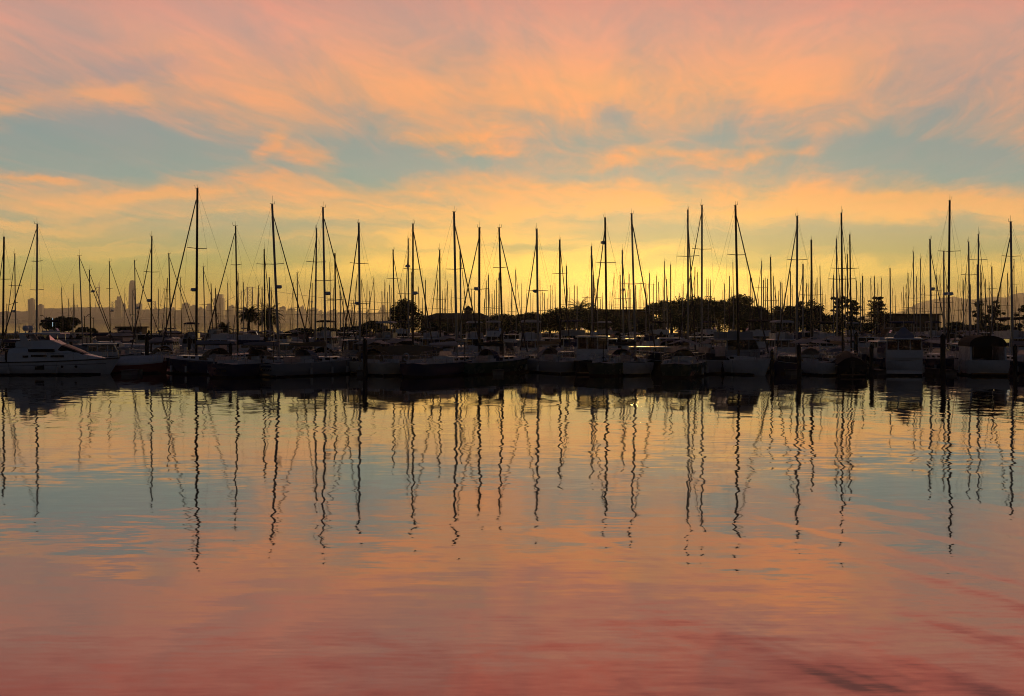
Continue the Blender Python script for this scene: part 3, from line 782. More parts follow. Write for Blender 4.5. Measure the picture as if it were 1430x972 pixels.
def base_boat(px, Y, hdeg, L, B, fb, hm, transom=0.9, sheer=0.5):
    h = R(hdeg)
    root = empty('motor_boat', (wx(px, Y), Y, 0), h)
    st = make_hull(L, B, fb, M[hm], root, transom, 11, sheer, 0.86)
    rb = MB()
    for s in (1, -1): rb.path([(x, s * (b + 0.012), z - 0.05) for (x, b, z, t) in st[:-1]], 0.035, 5)
    rb.build('rub_rail', M['rubber' if hm not in ('white', 'cream') else 'spar_dark'], root)
    z = 0.14
    MB().box((-L / 2 - 0.33, 0, z), (0.62, B * 0.72, 0.10)).build('swim_platform', M['teak'], root)
    return root, st

def cruiser(px, Y, hdeg, L, label, hm='white', fly=None, bim=None, canvas=None, wall=0.75, win=0.75, mastlet=True, group='motor boats moored in the marina', wf=0.76, glass='glass'):
    B = L * 0.33; fb = 0.75 + 0.05 * L
    root, st = base_boat(px, Y, hdeg, L, B, fb, hm)
    zf, _ = zat(st, 0); zf -= 0.1
    w = B / 2 * wf
    zr, xa, xb = house(root, st, -L * 0.17, L * 0.20, w, zf, wall, win, 'white' if hm not in ('cream', 'grey') else hm, glass=glass)
    bow_rail(root, st, L, L * 0.05)
    if fly: flybridge(root, xa + 0.7, xb - 0.5, w * 0.86, zr, 'white' if hm not in ('cream', 'grey') else hm, bim)
    if canvas:
        c = MB(); rg = []
        for x, k in ((-L * 0.47, 0.86), (-L * 0.33, 1.0), (-L * 0.172, 1.0)):
            rg.append([(x, w * 1.04 * math.cos(a), zf + 0.5 + (zr - zf - 0.62) * k * math.sin(a) ** 0.6) for a in [math.pi * q / 10 for q in range(11)]])
        c.rings(rg, closed=False, cap0=False, cap1=False).build('cockpit_canvas', M[canvas], root)
        p = MB()
        for s in (1, -1):
            for x in (-L * 0.45, -L * 0.30): p.tube((x, s * w, zf), (x, s * w * 0.99, zf + 0.6), 0.02, 0.02, 4)
        p.build('canvas_frame', M['steel'], root)
    crr = random.Random(int(px * 10) + int(Y))
    if crr.random() < 0.6:
        for s in (1, -1):
            if crr.random() < 0.75:
                MB().box((-L * crr.uniform(0.24, 0.30), s * w * 0.98, zf + 0.35), (L * 0.11, 0.012, crr.uniform(0.6, 0.95))).build('glint_curtain', M['thin_white'], root)  # invented translucent panels, added so the sky behind makes them glow
    if crr.random() < 0.7:
        yq = w * crr.uniform(-.5, .5)
        MB().tube((xa + 1.2, yq - 0.3, zr + 0.20), (xa + 1.2, yq + 0.3, zr + 0.20), 0.18, 0.18, 8).build('added_life_raft', M['canvas_white'], root)  # invented white canister, added on the roof to catch pale highlights
    if crr.random() < 0.5:
        MB().tube((xb - 0.4, 0, zr), (xb - 0.4, 0, zr + 0.22), 0.03, 0.03, 5).ball((xb - 0.4, 0, zr + 0.32), 0.13).build('added_searchlight', M['steel'], root)  # invented unlit steel fitting, added to catch a rim of sun
    if crr.random() < 0.5:
        MB().box((-L * 0.32, w * crr.uniform(-.5, .5), zf + 0.05), (0.5, 0.5, 0.45), taper=0.8).build('deck_box', M['canvas_white'], root)
    if mastlet:
        xm = xa + 0.5
        m = MB().tube((xm, 0, zr), (xm - 0.15, 0, zr + 1.7), 0.04, 0.025, 6); m.tube((xm - 0.1, -0.4, zr + 1.2), (xm - 0.1, 0.4, zr + 1.2), 0.02, 0.02, 5)
        mm = m.build('signal_mast', M['alloy'], root)
        MB().tube((xm - 0.1, 0.35, zr + 1.2), (xm - 0.25, 0.38, zr + 2.6), 0.014, 0.008, 4).build('antenna', M['white'], mm)
    fenders(st, root, (-L * 0.2, L * 0.1), 1)
    tag(root, label, 'motor boat', group)
    return root, st
def covered_boat(px, Y, hdeg, L, label, hm, cv, peak=1.1, group='motor boats moored in the marina'):
    B = L * 0.34; fb = 0.6 + 0.05 * L
    root, st = base_boat(px, Y, hdeg, L, B, fb, hm)
    c = MB(); rg = []
    for (x, b, z, t) in st[:-1]:
        k = math.sin(math.pi * min(1, max(0, (t + 0.15) / 1.2))) ** 0.7
        rg.append([(x, b + 0.03, z - 0.12), (x, b + 0.02, z + 0.05), (x, b * 0.55, z + 0.25 + peak * k * 0.55), (x, 0, z + 0.3 + peak * k), (x, -b * 0.55, z + 0.25 + peak * k * 0.55), (x, -b - 0.02, z + 0.05), (x, -b - 0.03, z - 0.12)])
    c.rings(rg, closed=False).build('boat_cover', M[cv], root)
    bow_rail(root, st, L, L * 0.2)
    # outboard motor on the transom
    o = MB().box((-L / 2 - 0.25, 0, 0.75), (0.38, 0.34, 0.55), taper=0.85); o.box((-L / 2 - 0.25, 0, 0.0), (0.16, 0.12, 0.749))
    o.build('outboard_motor', M['spar_dark'], root)
    tag(root, label, 'motor boat', group)
    return root

# --- the sport yacht at the left edge, side on
def sport_yacht():
    Y = 99.0; L, B = 11.9, 3.6
    root = empty('sport_yacht', (wx(70, Y), Y, 0), R(2))
    st = make_hull(L, B, 1.16, M['white'], root, 0.9, 13, 0.34, 0.84)
    d = MB(); rg = []
    for (x, w, z0, z1) in ((-3.1, 1.45, 1.02, 2.25), (-2.3, 1.52, 1.02, 2.42), (-0.6, 1.55, 1.05, 2.52), (1.25, 1.45, 1.08, 2.60), (2.3, 1.28, 1.12, 2.18), (3.3, 1.05, 1.16, 1.74), (4.6, 0.62, 1.22, 1.46), (5.3, 0.25, 1.28, 1.36)):
        rg.append([(x, w, z0), (x, w * 0.93, z0 + (z1 - z0) * 0.62), (x, w * 0.72, z1 - 0.03), (x, 0, z1), (x, -w * 0.72, z1 - 0.03), (x, -w * 0.93, z0 + (z1 - z0) * 0.62), (x, -w, z0)])
    d.rings(rg, closed=False); cab = d.build('cabin', M['white'], root, False)
    g = MB(); rg = []
    for (x, w, z) in ((1.36, 1.30, 2.555), (2.3, 1.16, 2.185), (3.15, 1.00, 1.815)):
        rg.append([(x - 0.25, -w * 1.04, z - 0.42), (x, -w * 0.86, z - 0.05), (x, -w * 0.6, z + 0.02), (x, 0, z + 0.045), (x, w * 0.6, z + 0.02), (x, w * 0.86, z - 0.05), (x - 0.25, w * 1.04, z - 0.42)])
    g.rings(rg, closed=False, cap0=False, cap1=False).build('windscreen', M['dark_glass'], cab)
    for (xa, xb, z) in ((-1.75, -1.30, 1.50), (-1.05, 0.25, 1.56), (0.6, 1.7, 1.52)):
        for s in (-1, 1): MB().box(((xa + xb) / 2, s * 1.535, z), (xb - xa, 0.05, 0.17)).build('window', M['dark_glass'], cab)
    for s in (-1, 1):
        MB().path([(x, s * (b * 0.96 + 0.035), z * 0.70) for (x, b, z, t) in st[:-1]], 0.028, 4).build('hull_stripe', M['blue'], root)
        MB().box((-0.25, s * 1.745, 0.48), (0.78, 0.06, 0.42)).build('hull_window', M['dark_glass'], root)
        for x in (1.6, 2.7): MB().tube((x, s * (1.62 if x < 2 else 1.42), 0.72), (x, s * (1.68 if x < 2 else 1.50), 0.72), 0.11, 0.11, 10).build('porthole', M['dark_glass'], root)
    for s in (-1, 1):
        MB().box((-0.2, s * 1.47, 1.98), (2.2, 0.10, 0.24)).build('side_window', M['dark_glass'], cab)
        MB().path([(x, s * (b + 0.03), z - 0.03) for (x, b, z, t) in st], 0.05, 6).build('rub_rail', M['spar_dark'], root)  # dark rail made thick to paint in a shadow line along the sheer
        MB().box((-4.4, s * 1.52, 1.15), (2.4, 0.10, 0.45), taper=0.9).build('cockpit_side', M['white'], root)
    MB().box((-3.3, 0, 1.1), (0.08, 2.6, 1.0)).build('cockpit_door', M['dark_glass'], root)
    f = MB(); rg = []
    for (x, w, z1) in ((-2.5, 1.15, 2.86), (-1.0, 1.2, 2.92), (0.4, 1.12, 2.98), (1.2, 0.7, 2.62)):
        rg.append([(x, w, 2.35), (x, w * 0.92, z1), (x, -w * 0.92, z1), (x, -w, 2.35)])
    f.rings(rg, closed=False); fl = f.build('flybridge', M['white'], root)
    s = MB(); pts = [(-0.9, 1.08), (0.15, 0.92), (0.15, -0.92), (-0.9, -1.08)]
    s.rings([[(a, b, 2.93) for a, b in pts], [(a - 0.55, b * 0.95, 3.42) for a, b in pts]], closed=False, cap0=False, cap1=False); s.build('windscreen', M['glass'], fl)
    a = MB()
    for q in (-1, 1): a.rings([[(-1.15, q * 1.18, 2.5), (-1.95, q * 1.18, 2.5), (-1.95, q * 1.10, 2.5), (-1.15, q * 1.10, 2.5)], [(-1.75, q * 1.16, 3.48), (-2.25, q * 1.16, 3.48), (-2.25, q * 1.08, 3.48), (-1.75, q * 1.08, 3.48)]])
    a.build('radar_arch', M['white'], root)
    MB().box((-0.45, 0, 3.50), (3.5, 2.3, 0.09), taper=0.96).build('hardtop', M['white'], root)
    p = MB()
    for q in (-1, 1): p.tube((1.0, q * 0.95, 2.9), (0.9, q * 1.0, 3.5), 0.03, 0.03, 5)
    p.build('hardtop_post', M['steel'], root)
    for q in (-0.5, 0.55):
        MB().tube((-1.9, q, 3.59), (-1.9, q, 3.72), 0.05, 0.05, 6).ball((-1.9, q, 3.98), 0.27).build('satellite_dome', M['white'], root, True)
    MB().tube((-1.6, 0.9, 3.59), (-2.0, 0.95, 5.6), 0.016, 0.01, 4).build('antenna', M['white'], root)
    bow_rail(root, st, L, 0.2)
    fenders(st, root, (-2.8, 1.2), -1)
    tag(root, 'long white sport yacht lying side on at the left edge, raked windscreen and flybridge', 'yacht')
sport_yacht()

# --- white houseboat, square stern towards us
def houseboat():
    Y = 100.5; L, B = 9.6, 3.0
    h = R(72)
    stern = Vector((wx(1264, 96), 96.2))
    root = empty('houseboat', (stern.x + L / 2 * math.cos(h), stern.y + L / 2 * math.sin(h), 0), h)
    st = make_hull(L, B, 1.3, M['white'], root, 0.97, 11, 0.45, 0.95)
    MB().box((-L / 2 - 0.02, 0, 0.18), (0.14, 2.86, 1.06)).build('transom_panel', M['white'], root)
    MB().box((-L / 2 - 0.10, 0, 0.92), (0.03, 1.5, 0.10)).build('name_board', M['spar_dark'], root)
    zf = 1.30
    MB().box((-L / 2 + 0.25, 0, zf), (0.10, 2.6, 0.20)).build('painted_recess_shade', M['spar_dark'], root)  # dark strip whose colour stands in for shade in the stern recess
    MB().box((-L / 2 + 0.08, 0, zf + 0.20), (0.14, 2.94, 0.66)).build('stern_bulwark', M['white'], root)
    zr, xa, xb = house(root, st, -L * 0.48, L * 0.16, 1.44, zf - 0.05, 0.92, 0.88, 'white', 0.25, 0.22, 4)
    c = MB(); pk = [(-2.4, 0.55), (-0.8, 0.55)]
    rg = [[(x0, y0, z) for x0, y0 in pts] for pts, z in (
        (((-3.4, -0.85), (-0.9, -0.85), (-0.9, 0.85), (-3.4, 0.85)), zr), (((-3.3, -0.80), (-1.0, -0.80), (-1.0, 0.80), (-3.3, 0.80)), zr + 0.22),
        (((-2.7, -0.30), (-1.6, -0.30), (-1.6, 0.30), (-2.7, 0.30)), zr + 0.72), (((-2.4, -0.08), (-1.9, -0.08), (-1.9, 0.08), (-2.4, 0.08)), zr + 0.90))]
    c.rings(rg).build('flybridge_cover', M['canvas_grey'], root)
    p = MB()
    for x in (-0.6, 0.6): 
        for s in (1, -1): p.tube((x, s * 1.3, zr), (x, s * 1.3, zr + 0.5), 0.02, 0.02, 4)
    p.path([(-0.6, 1.3, zr + 0.5), (0.6, 1.3, zr + 0.5), (0.6, -1.3, zr + 0.5), (-0.6, -1.3, zr + 0.5)], 0.02, 4)
    p.build('roof_rail', M['steel'], root)
    bow_rail(root, st, L, L * 0.15)
    MB().tube((-0.2, 0, zr), (-0.3, 0, zr + 1.5), 0.035, 0.02, 6).build('signal_mast', M['alloy'], root)
    fenders(st, root, (-2.0, 1.0, 3.0), -1)
    tag(root, 'boxy white houseboat with three stern windows and a tent cover on its roof', 'houseboat')
houseboat()

# --- cruiser with an arched dark canvas, stern towards us
def arched_cruiser():
    L, B = 10.0, 3.5; h = R(86)
    root = empty('motor_boat', (wx(1374, 97) + L / 2 * math.cos(h), 96 + L / 2 * math.sin(h), 0), h)
    st = make_hull(L, B, 1.35, M['white'], root, 0.96, 11, 0.5, 0.9)
    MB().box((-L / 2 - 0.33, 0, 0.16), (0.62, 2.9, 0.10)).build('swim_platform', M['teak'], root)
    w = MB()
    for s in (1, -1): w.box((-L * 0.34, s * 1.42, 1.22), (3.1, 0.16, 1.25), taper=0.9)
    w.build('cockpit_side', M['white'], root)
    c = MB(); rg = []
    for x in (-L * 0.49, -L * 0.38, -L * 0.17):
        rg.append([(x, 1.52 * math.cos(a), 2.46 + 0.92 * math.sin(a) ** 0.75) for a in [math.pi * q / 12 for q in range(13)]])
    c.rings(rg, closed=False, cap0=True, cap1=False).build('arched_canvas', M['canvas_black'], root)
    b = MB().box((-L * 0.185, 0, 1.2), (0.08, 2.66, 1.24)); b.build('bulkhead', M['dark_glass'], root)
    MB().box((-L * 0.197, 0.3, 1.22), (0.03, 0.06, 1.2)).build('door_frame', M['alloy'], root)
    house(root, st, -L * 0.16, L * 0.2, 1.34, 1.25, 0.7, 0.6, 'white', 0.9, 0.2, 3)
    bow_rail(root, st, L, 0.0)
    for q in (-1, 1): MB().tube((-L * 0.15, q * 1.5, 2.4), (-L * 0.12, q * 1.5, 5.2), 0.014, 0.008, 4).build('antenna', M['white'], root)
    fenders(st, root, (-3.0, 0.5), 1); fenders(st, root, (-3.0, 0.5), -1)
    tag(root, 'white cruiser with an arched black canvas over its open stern, near the right edge', 'motor boat', 'motor boats moored in the marina')
arched_cruiser()

# --- the rest, front to back
cruiser(142, 113, 18, 7.6, 'small white cruiser behind the sport yacht bow, framed canvas cockpit', 'white', None, None, 'canvas_grey', 0.55, 0.7)
covered_boat(192, 101, 8, 5.6, 'low red-hulled runabout under white cover, just ahead of the sport yacht bow', 'red', 'canvas_white', 0.35)
cruiser(346, 127, 40, 8.2, 'white cabin cruiser with pale windows left of the palm pair trunks', 'white', True, None, None, 0.6, 0.7)
cruiser(404, 121, 15, 9.0, 'rounded cream cruiser between the palm pair and the crossed mast pair', 'cream', None, None, None, 0.45, 0.55)
cruiser(427, 112, 95, 7.0, 'grey cruiser under black canvas behind the white transom with lettering', 'grey', None, None, 'canvas_black', 0.6, 0.6)
cruiser(494, 103.5, 108, 7.8, 'grey pilothouse boat with dark windows beside the tall central piling', 'grey', None, None, None, 0.95, 0.8, wf=0.62)
covered_boat(566, 101, 20, 8.6, 'grey-hulled boat under a peaked tan canvas tent, below the big round tree', 'grey', 'canvas_tan', 1.15)
cruiser(606, 130, 80, 8.4, 'white flybridge boat standing upright in front of the hip-roofed building', 'white', True, None, None, 0.8, 0.7)
covered_boat(634, 102, 4, 7.4, 'black-hulled launch with a humped white tarpaulin, left of centre', 'black', 'canvas_white', 0.55)
covered_boat(702, 103, 25, 4.6, 'small dinghy with crumpled white cover at the centre of the front row', 'black', 'canvas_white', 0.3)
cruiser(740, 116, 95, 9.4, 'white flybridge cruiser with bimini in front of the low round shrubs', 'white', True, 'canvas_white', None, 0.8, 0.7)
cruiser(828, 103, 84, 9.8, 'wide dark cruiser with see-through wheelhouse windows under the lone palm crown', 'black', None, None, None, 0.95, 1.05, wf=0.86)
cruiser(785, 106, 20, 6.2, 'low dark runabout left of the wide see-through wheelhouse cruiser', 'black', None, None, None, 0.3, 0.4)
cruiser(905, 104, 170, 9.2, 'dark low cruiser lying side on below the flat-roofed boathouse', 'blue', None, None, None, 0.5, 0.55)
covered_boat(958, 101, 176, 8.8, 'dark covered launch lying side on below the flat-topped tree clump', 'black', 'canvas_black', 0.5)
cruiser(1025, 102, 28, 10.0, 'pilothouse trawler with pale wheelhouse windows and dark hull, bow to the right', 'grey', True, None, None, 0.9, 0.85, wf=0.7)
cruiser(1091, 120, 92, 9.0, 'pale flybridge cruiser with a bright canvas top, right of the trawler', 'white', True, 'canvas_white', None, 0.8, 0.7)
covered_boat(1128, 100, 172, 6.4, 'low dark open launch beside the piling under the pale flybridge', 'blue', 'canvas_black', 0.2)
covered_boat(1183, 98.5, 80, 7.8, 'broad black boat under a rounded black cover in front of the ragged pine', 'black', 'canvas_black', 0.75)
cruiser(1234, 112, 88, 8.0, 'small blue-sided cabin boat tucked behind the left side of the houseboat', 'blue', None, None, 'canvas_blue', 0.9, 0.6)
cruiser(1334, 113, 70, 7.4, 'small cruiser with bright forward window between the houseboat and arched-canvas cruiser', 'white', None, None, None, 0.5, 0.6)
cruiser(1414, 112, 96, 10.5, 'tall flybridge cruiser behind the arched-canvas cruiser at the right edge', 'white', True, 'canvas_black', None, 0.9, 0.8)
# farther rows
MID = [(30,131),(72,146),(232,131),(268,147),(312,138),(455,138),(540,133),(575,148),(662,132),(690,150),(772,134),(800,152),(858,131),(884,147),(935,133),(975,150),(1000,132),(1058,146),(1150,131),(1205,147),(1258,133),(1302,150),(1352,134),(1392,149),
       (15,176),(110,182),(205,178),(300,186),(395,180),(485,184),(560,190),(648,178),(718,186),(790,180),(846,188),(922,180),(990,186),(1070,178),(1130,186),(1190,178),(1252,186),(1318,180),(1380,188)]
mt = ordinals([(p, 'far' if y > 160 else 'mid') for p, y in MID])
for i, (px, Y) in enumerate(MID):
    rr = random.Random(900 + i)
    o_, sd_, ph_ = mt[i]
    far = Y > 160
    lab = ('small far motor boat of the rear rows, ' if far else 'half-hidden motor boat of the second row, ') + f'{o_} one {sd_} of the {ph_}'
    cruiser(px, Y, rr.choice([90, -90, 90, 20, 160]) + rr.uniform(-12, 12), rr.uniform(7.5, 10.5), lab, rr.choice(['white', 'white', 'cream', 'grey', 'blue']),
            rr.random() < 0.55, rr.choice([None, 'canvas_blue', 'canvas_white', 'canvas_black']), rr.choice([None, 'canvas_blue', None]), rr.uniform(0.6, 0.9), rr.uniform(0.6, 0.8), True,
            'motor boats in the rows behind', 0.76, rr.choice(['dark_glass', 'dark_glass', 'glass']))

# lettering on the transom facing us (unreadable dark marks)
def transom_marks(boat):
    hull = [c for c in boat.children if c.name.startswith('hull')][0]
    xs = min(v.co.x for v in hull.data.vertices)
    m = MB(); x = -0.9
    for q, w in enumerate((0.16, 0.14, 0.15, 0.05, 0.14, 0.16)):
        m.box((xs - 0.012, 0.55 - q * 0.21 - (0.1 if q > 2 else 0), 0.52), (0.02, w, 0.15))
    m.build('transom_lettering', M['spar_dark'], boat)
    MB().box((xs - 0.012, 0.1, 0.80), (0.02, 1.5, 0.16)).build('transom_stripe', M['blue'], boat)
SB = {o['label']: o for o in SC.objects if o.name.startswith('sailboat')}
for idx_ in (22, 26):
    o_, sd_, ph_ = tails[idx_]
    for l_, ob_ in SB.items():
        if l_.endswith(f'{o_} tall mast {sd_} of the {ph_}'): transom_marks(ob_)

# ------------------------------------------------------------------ pilings and floating docks
def piling(px, Y, top, r, label):
    x = wx(px, Y)
    root = empty('piling', (x, Y, 0))
    n = 9; lean = rng.uniform(-0.05, 0.05)
    rs = [[(lean * z / 4 + r * k * math.cos(2 * math.pi * q / n), r * k * math.sin(2 * math.pi * q / n), z) for q in range(n)] for z, k in ((-0.9, 1.08), (0.3, 1.04), (1.0, 1.0), (top - 0.4, 0.96), (top, 0.95))]
    MB().rings(rs).build('post', M['wood_pile'], root)
    c = MB(); c.rings([[(lean * top / 4 + r * 1.12 * math.cos(2 * math.pi * q / n), r * 1.12 * math.sin(2 * math.pi * q / n), top + 0.003) for q in range(n)],
                       [(lean * top / 4 + 0.02 * math.cos(2 * math.pi * q / n), 0.02 * math.sin(2 * math.pi * q / n), top + 0.28) for q in range(n)]])
    c.build('cap', M['canvas_black'], root)
    tag(root, label, 'piling', 'pilings of the floating docks')
PILES = [(322, 97.0, 2.5, .16, 'dark piling standing between the side-on sailboat and the palm pair'),
 (510, 96.2, 2.9, .20, 'tall thick piling left of the big round tree, front row'), (1078, 96.0, 2.0, .15, 'dark piling to the right of the pilothouse trawler bow'),
 (1116, 95.2, 2.5, .18, 'thick dark piling below the pale flybridge'), (1217, 95.0, 2.4, .18, 'thick dark piling between the covered black boat and the houseboat'),
 (1317, 95.5, 3.3, .22, 'thickest piling, between the houseboat and the arched-canvas cruiser'), (1418, 96.5, 2.4, .17, 'dark piling at the right edge of the picture')]
for p in PILES: piling(*p)
pr = []
for Y in (111.5, 137, 163, 189):
    for k, px in enumerate(range(40, 1430, 165)):
        pr.append((px + (Y * 7) % 60, Y))
pt = ordinals([(p, y) for p, y in pr])
rown = {111.5: 'second-row', 137: 'third-row', 163: 'fourth-row', 189: 'rear'}
for i, (px, Y) in enumerate(pr):
    piling(px, Y, 2.5 + (i * 37 % 10) * 0.08, 0.2, f'{rown[Y]} dock piling, {pt[i][0]} one {pt[i][1]} of the {pt[i][2]}')
def dock(x0, x1, Y, wd, label):
    root = empty('floating_dock', ((x0 + x1) / 2, Y, 0))
    L = x1 - x0
    MB().box((0, 0, 0.44), (L, wd, 0.08)).build('walkway', M['dock'], root)
    f = MB(); n = int(L / 3.2)
    for q in range(n): f.box((-L / 2 + (q + 0.5) * L / n, 0, -0.3), (2.4, wd * 0.92, 0.735))
    f.build('float', M['concrete'], root)
    w = MB()
    for s in (1, -1): w.box((0, s * (wd / 2 + 0.05), 0.30), (L, 0.09, 0.20))
    w.build('whaler', M['wood_pile'], root)
    for q in range(int(L / 9)):
        x = -L / 2 + 4.5 + q * 9; b = MB().box((x, wd * 0.36, 0.521), (0.35, 0.35, 1.0), taper=0.85); b.build('power_pedestal', M['white'], root)
    tag(root, label, 'dock', 'floating docks')
for Y, nm in ((109.5, 'second'), (136, 'third'), (162, 'fourth'), (188, 'rearmost')):
    dock(-Y * 0.52, Y * 0.52, Y + 1.0, 2.2, f'long grey floating walkway behind the {"front" if nm == "second" else nm} row of boats')
# finger floats along the front
for i, (px, ln) in enumerate(((1105, 8.0), (1225, 9.0), (182, 6.0), (320, 8.5), (512, 9.0), (702, 7.0), (868, 8.0), (1322, 9.0))):
    Y0 = 97.2; x = wx(px, Y0) + (0.5 if px > 715 else -0.4)
    root = empty('finger_dock', (x, Y0, 0))
    MB().box((0, ln / 2, 0.34), (1.0, ln, 0.08)).build('walkway', M['dock'], root)
    f = MB()
    for q in range(3): f.box((0, ln * (q + 0.5) / 3, -0.25), (0.9, ln / 3 - 0.5, 0.585))
    f.build('float', M['concrete'], root)
    ph = ('beside the thick piling under the pale flybridge', 'along the left side of the houseboat', 'ahead of the sport yacht bow', 'along the side-on sailboat near the palm pair',
          'by the tall piling left of the big round tree', 'by the crumpled white dinghy', 'right of the wide see-through cruiser', 'along the right side of the houseboat')[i]
    tag(root, 'narrow low finger float ' + ph, 'dock', 'finger docks of the front row')

# ------------------------------------------------------------------ shore bank with buildings and trees
bm_v, bm_f = [], []
n = 60; X0, X1 = -190.0, 190.0
for i in range(n + 1):
    x = X0 + (X1 - X0) * i / n; a = math.sin(i * 1.7) * 1.2; b = math.sin(i * 0.6 + 1) * 1.5
    for (y, z) in ((226 + a, -0.6), (231 + a, 1.3), (234 + b, 1.75), (262, 2.0), (292 + b, 1.8), (297 + a, 1.2), (303 + a, -0.6)):
        bm_v.append((x, y, z + (rng.uniform(-0.18, 0.18) if z > 0 else 0)))
for i in range(n):
    for k in range(6):
        q = i * 7 + k; bm_f.append((q, q + 7, q + 8, q + 1))
tag(mesh_obj('shore', bm_v, bm_f, M['earth'], None, True), None, None, None, 'structure')

def building(name, px0, px1, pyroof, pyeave, Y, depth, label, hip=True, cupola=None, nwin=6):
    x0, x1 = wx(px0, Y), wx(px1, Y); zr = EYE - (pyroof - HY) / F * Y; ze = EYE - (pyeave - HY) / F * Y
    cx = (x0 + x1) / 2; Lx = x1 - x0; zb = 1.4
    root = empty(name, (cx, Y + depth / 2, zb))
    MB().box((0, 0, 0), (Lx, depth, ze - zb)).build('wall', M['wall'], root)
    if hip:
        e = 0.5; rl = max(0.2, Lx / 2 - depth * 0.35)
        rf = MB().rings([[(-Lx / 2 - e, -depth / 2 - e, ze - zb + .004), (Lx / 2 + e, -depth / 2 - e, ze - zb + .004), (Lx / 2 + e, depth / 2 + e, ze - zb + .004), (-Lx / 2 - e, depth / 2 + e, ze - zb + .004)],
                         [(-rl, -0.15, zr - zb), (rl, -0.15, zr - zb), (rl, 0.15, zr - zb), (-rl, 0.15, zr - zb)]]).build('roof', M['roof'], root)
    else:
        rf = MB().box((0, 0, ze - zb + .004), (Lx + 0.8, depth + 0.8, zr - ze)).build('roof', M['roof'], root)
    if cupola:
        xc = wx(cupola, Y) - cx; zc = zr - zb
        MB().box((xc, 0, zc - 0.6), (1.7, 1.7, 1.3)).build('cupola', M['wall'], rf)
        MB().rings([[(xc - 1.2, -1.2, zc + 0.705), (xc + 1.2, -1.2, zc + 0.705), (xc + 1.2, 1.2, zc + 0.705), (xc - 1.2, 1.2, zc + 0.705)], [(xc - .05, -.05, zc + 1.75), (xc + .05, -.05, zc + 1.75), (xc + .05, .05, zc + 1.75), (xc - .05, .05, zc + 1.75)]]).build('cupola_roof', M['roof'], rf)
    for q in range(nwin):
        x = -Lx / 2 + Lx * (q + 0.5) / nwin
        w = MB().box((x, -depth / 2 - 0.03, (ze - zb) * 0.42), (min(1.3, Lx / nwin * 0.6), 0.10, 1.1)).build('window', M['dark_glass'], root)
        MB().box((x, -depth / 2 - 0.10, (ze - zb) * 0.42 - 0.13), (min(1.5, Lx / nwin * 0.7), 0.16, 0.12)).build('sill', M['cream'], w)
    MB().box((Lx * 0.06, -depth / 2 - 0.035, 0.05), (1.1, 0.09, 2.1)).build('door', M['teak'], root)
    tag(root, label, 'building')
    return root
building('clubhouse', 588, 690, 437, 446, 262, 9, 'low dark clubhouse with a hipped roof and small cupola, beside the big round tree', True, 653)
building('boathouse', 840, 914, 432, 434.5, 258, 10, 'long dark flat-roofed boathouse right of the lone palm crown', False, None, 5)
building('boathouse', 1236, 1312, 438, 440.5, 256, 8, 'long low flat-roofed shed behind the white houseboat', False, None, 6)
building('harbour_shed', 164, 197, 456, 458, 246, 4, 'small dark flat-roofed harbour shed left of the tallest mast', False, None, 2)

